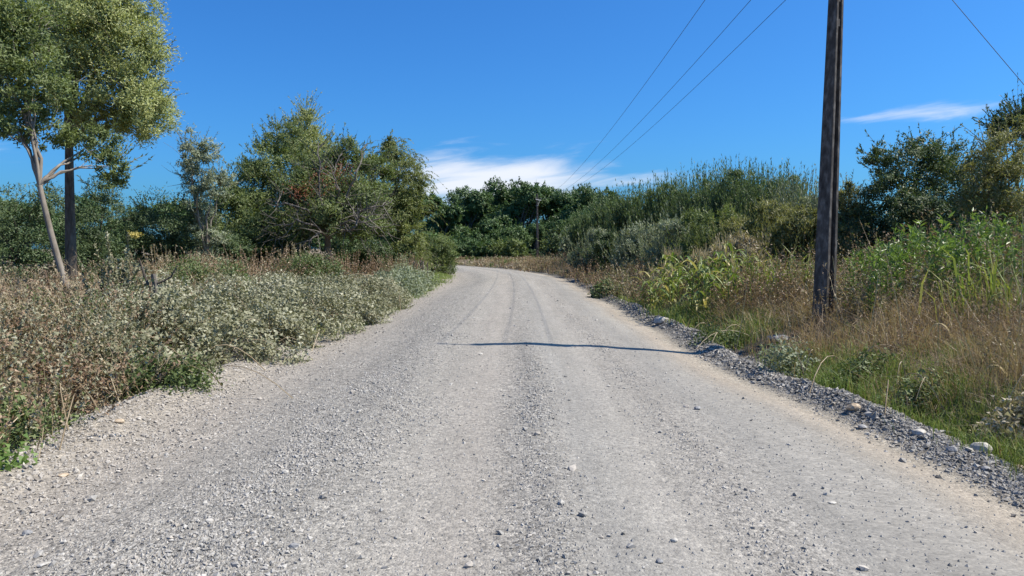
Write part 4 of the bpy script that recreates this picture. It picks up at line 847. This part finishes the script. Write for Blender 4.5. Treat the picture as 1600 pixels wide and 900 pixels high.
# ------------------------------------------------------------------ stuff: weeds and grasses
def weeds(name, label, cat, t_rng, s_rng, n, seed, h, leafs, L, Wd, nst=7, nleaf=14, mask=None, spread=.9, stem='stem', sp=.18, rr=.004, lean=.3, patch=.8):
    rng = np.random.default_rng(seed); t = rng.uniform(*t_rng, n * 3); s = s_rng[0] * (s_rng[1] / s_rng[0]) ** rng.uniform(size=n * 3) if s_rng[0] > 0 else rng.uniform(*s_rng, n * 3)
    k = mask(t, s, rng) if mask else np.ones(len(t), bool); t, s = t[k][:n], s[k][:n]; n = len(t); x, y = xy(t, s)
    hh = h * (.2 + 1.45 * fbm(x * 1.1 + seed, y * 1.1, 3)) * rng.uniform(.65, 1.3, n)
    base = np.repeat(np.stack([x, y, np.zeros(n)], 1), nst, 0) + np.concatenate([rng.normal(size=(n * nst, 2)) * sp * .45, np.zeros((n * nst, 1))], 1); base[:, 2] = H(base[:, 0], base[:, 1]) - .03
    m = n * nst; H_ = np.repeat(hh, nst) * rng.uniform(.55, 1.1, m); tip = base + np.stack([rng.normal(size=m) * lean * H_, rng.normal(size=m) * lean * H_, H_], 1)
    g = Geo(); pv = np.argsort(np.argsort(fbm(x * patch + 3 * seed, y * patch, 3) + rng.uniform(-.11, .11, n))) / max(n, 1); which = np.repeat(np.minimum(np.searchsorted(np.cumsum([w for _, w in leafs]), pv), len(leafs) - 1), nst)
    for i, (lf, _) in enumerate(leafs):
        q = which == i
        if q.any(): shoots(g, rng, base[q], tip[q], rng.normal(size=(q.sum(), 3)) * .12 * H_[q][:, None], nleaf, L, Wd, rr, .25, spread, 0, 1 + i, m=4, sides=2)
    o = g.build(name, [M[stem]] + [M[l] for l, _ in leafs]); return tag(o, label, cat, kind='stuff')
def grass(name, label, t_rng, s_rng, n, nb, seed, h, mat, w=.006, lean=(.1, .6), mask=None, clump=.10, uni=False):
    rng = np.random.default_rng(seed); t = rng.uniform(*t_rng, n * 4); s = s_rng[0] * (s_rng[1] / s_rng[0]) ** rng.uniform(size=n * 4)
    k = mask(t, s, rng) if mask else np.ones(len(t), bool); t, s = t[k][:n], s[k][:n]; n = len(t); x, y = xy(t, s)
    hh = h * (.25 + 1.4 * fbm(x * 1.3 + seed, y * 1.3, 3)) * rng.uniform(.6, 1.35, n); far = np.clip(s / 9, .8, 5)
    b = np.repeat(np.stack([x, y, np.zeros(n)], 1), nb, 0); b[:, :2] += rng.normal(size=(n * nb, 2)) * clump * np.repeat(np.clip(far, 1, 2), nb)[:, None]; b[:, 2] = H(b[:, 0], b[:, 1]) - .01
    m = n * nb; g = Geo(); blades(g, rng, b, np.repeat(hh, nb) * rng.uniform(.5, 1.1, m), rng.uniform(*lean, m), w * np.repeat(far, nb) * rng.uniform(.7, 1.3, m), np.clip(np.repeat(rng.uniform(0, .55, n), nb) + rng.uniform(0, .45, m), 0, 1), simple=s_rng[0] > 12); o = g.build(name, M[mat]); return tag(o, label, 'grass', kind='stuff')
def ground_cover():
    # left: khaki and brown dry weeds
    weeds('dry_weeds', 'tangle of dusty khaki and brown dry weeds on the left verge', 'weeds', (-9.5, -3.75), (3.2, 12), 1650, 601, .80, [('bramble', .2), ('khaki', .3), ('brown_leaf', .3), ('bramble_green', .2)], .040, .027, 5, 28, mask=lambda t, s, r: (r.uniform(size=len(t)) < sst(-3.7, -4.3, t) + .12) & ~((s > 9.6) & (t > -4.6)), sp=.34, lean=.5)
    weeds('dry_weeds', 'dry brown weeds farther back on the left verge', 'weeds', (-24, -5.5), (10, 34), 1100, 602, .85, [('khaki', .5), ('brown_leaf', .35), ('grey_leaf', .15)], .065, .034, 6, 8, mask=lambda t, s, r: (t < -6.3 - .0 * s) & (r.uniform(size=len(t)) < .9), sp=.5, rr=.006)
    # orange leaves here and there
    rng = np.random.default_rng(603); k = 14; t, s = rng.uniform(-8, -4.4, k), rng.uniform(6, 10, k); x, y = xy(t, s); g = Geo()
    P = np.repeat(np.stack([x, y, H(x, y) + rng.uniform(.45, .8, k)], 1), 3, 0) + rng.normal(size=(k * 3, 3)) * .02; leaves(g, P, rdir(rng, k * 3), rdir(rng, k * 3), .035, .026, rng.uniform(0, 1, k * 3)); tag(g.build('orange_leaves', M['orange_leaf']), 'scattered small orange leaves among the dry weeds at the left', 'leaves', kind='stuff')
    # right: green grass at the edge, dry grass behind
    def gm(t, s, r): x, y = xy(t, s); return r.uniform(size=len(t)) < sst(4.0, 4.35, edge(t, s) + .6 * (fbm(x * 1.1, y * 1.1) - .5)) * sst(.36, .56, fbm(x * .8 + 5, y * .8)) * (1 - .92 * sst(4.7, 5.8, t))
    grass('green_grass', 'green grass tufts along the gravel ridge on the right', (3.9, 8.0), (2.8, 26), 1250, 44, 611, .30, 'green_grass', .0065, (.15, 1.0), gm, .12)
    def dm(t, s, r): x, y = xy(t, s); return r.uniform(size=len(t)) < (sst(4.4, 5.4, edge(t, s) + 1.6 * (fbm(x * .5, y * .5) - .5)) + .16 * sst(4.0, 4.3, edge(t, s)))
    grass('dry_grass', 'reddish brown dry grass around the foot of the tall pole', (3.9, 12), (3.0, 16), 1900, 32, 612, .66, 'dry_grass', .005, (.1, 1.0), dm, .15)
    grass('straw_grass', 'pale matted straw bent over between the green grass tufts', (4.1, 9), (4.3, 18), 520, 34, 618, .42, 'dry_grass', .006, (.6, 1.5), lambda t, s, r: r.uniform(size=len(t)) < sst(4.15, 4.8, edge(t, s)), .16)
    grass('dry_grass', 'dry straw coloured grass along the far right verge', (3.6, 10), (15, 75), 1900, 24, 613, .55, 'dry_grass', .0042, (.1, .8), dm, .18)
    weeds('brown_brush', 'dead brown brush between the dry grass and the green bank', 'weeds', (4.6, 10.5), (11.5, 19), 620, 619, 1.15, [('brown_leaf', .6), ('khaki', .25), ('olive', .15)], .06, .026, 6, 16, mask=lambda t, s, r: (r.uniform(size=len(t)) < sst(4.6, 6.2, t)) & ~((t < 5.6) & (s < 14)), sp=.3, lean=.35)
    for i, (px, py, Y, r_, h, leaf, lab) in enumerate([(1225, 548, 10.4, .32, .42, 'grey_leaf', 'dark scrubby clump in the dry grass in front of the pole'), (1335, 560, 9.2, .34, .34, 'bramble_green', 'low dark green leafy clump right of the pole foot'), (1425, 585, 8.0, .30, .30, 'bramble_green', 'leafy green clump in the verge behind the tan rock'), (1120, 530, 13.5, .4, .3, 'bramble_green', 'bright low weed clump at the ridge near the shadow end'), (1590, 625, 6.7, .26, .22, 'khaki', 'dry straw coloured scrub clump behind the pale boulder'), (948, 462, 27, .6, .5, 'bramble_green', 'small green bush at the far right road edge')]):
        p = W(px, py, Y); bramble('weed_clump', lab, [(p[0], p[1], r_, r_ * .8, h), (p[0] + r_ * .7, p[1] + .1, r_ * .7, r_ * .6, h * .8)], 1500 if i < 5 else 2500, leaf, 640 + i, .04 if i < 5 else .08, .14, 5, 'weed', .95)
    weeds('dead_stalks', 'brown branching dead stalks in the dry grass on the right', 'weeds', (4.9, 12), (6, 18), 900, 614, .95, [('brown_leaf', .6), ('khaki', .4)], .034, .016, 5, 14, mask=lambda t, s, r: r.uniform(size=len(t)) < sst(4.8, 6.2, t), sp=.25)
    weeds('verge_weeds', 'brown weeds along the right verge toward the bend', 'weeds', (3.6, 9), (22, 62), 800, 615, .95, [('brown_leaf', .55), ('khaki', .3), ('olive', .15)], .08, .035, 6, 12, sp=.5, rr=.009)
    weeds('verge_weeds', 'low brown weeds along the outside of the bend', 'weeds', (3.4, 18), (55, 120), 1000, 616, .5, [('khaki', .5), ('brown_leaf', .3), ('olive', .2)], .17, .09, 6, 7, sp=.8, rr=.014)
    grass('left_edge_grass', 'short pale green growth along the left road edge', (-4.2, -3.2), (14, 60), 500, 24, 617, .22, 'green_grass', .006, (.2, .9), lambda t, s, r: r.uniform(size=len(t)) < .5, .12)
    # single tall dry stalks
    rng = np.random.default_rng(620)
    for i, (p0, p1, Y, lab) in enumerate([((1414, 560), (1383, 392), 9.5, 'tall dry straw stalk standing right of the pole foot'), ((1534, 640), (1473, 450), 7.6, 'tallest curved dry stalk in front of the green weeds'), ((1352, 540), (1372, 430), 10.5, 'thin dry stalk leaning toward the tall pole'), ((1590, 520), (1598, 330), 8.5, 'dry upright stalk at the right picture edge'), ((1150, 520), (1168, 430), 13, 'pale dry stalk in the grass left of the tall pole'), ((1308, 520), (1301, 400), 12, 'straight dry stalk against the right side of the tall pole')]):
        a, b = W(*p0, Y), W(*p1, Y); a[2] = Hs(a[0], a[1]); g = Geo(); tubes(g, curve(np.zeros((1, 3)), (b - a)[None], np.array([[.05, 0, .05]]), 9), np.linspace(.0065, .003, 9)[None], 5, tint=.7)
        o = g.build('dry_stalk', M['straw']); o.location = a; tag(o, lab, 'stalk', 'tall single dry stalks')
    for i, (px, py, Y, lab) in enumerate([(1466, 505, 9, 'pale bent cane leaves hanging over the dry grass'), (1552, 570, 7.5, 'few pale dry blades drooping over green grass at the right')]):
        p = W(px, py, Y); z = Hs(p[0], p[1]); ro = thing('dry_cane', (p[0], p[1], z), lab, 'dry cane'); hh = p[2] - z
        g = Geo(); tubes(g, np.array([[[0, 0, -.02], [.01, 0, hh * .5], [0, 0, hh]]]), .006, 5, tint=.4); g.build('stalk', M['straw'], ro)
        for k in range(4):
            g = Geo(); a = [0.1, 2.9, -.4, 3.6][k]; m = 6; u = np.linspace(0, 1, m); d = np.array([cos(a), sin(a) * .6, 0]); ln = [.24, .15, .2, .1][k]; C = np.array([0, 0, hh]) + d * (u * ln)[:, None] + np.array([0, 0, 1.]) * (.03 * u - .30 * u ** 2)[:, None]
            wd = .016 * np.sin(pi * (u * .9 + .1)); sd = np.array([0, 0.5, .87]); V = np.stack([C - sd * wd[:, None] / 2, C + sd * wd[:, None] / 2], 1).reshape(-1, 3); i0 = np.arange(m - 1)[:, None] * 2; g.add(V, quads=i0 + np.array([[0, 1, 3, 2]]), tint=.25); g.build('blade', M['straw'], ro)
ground_cover()
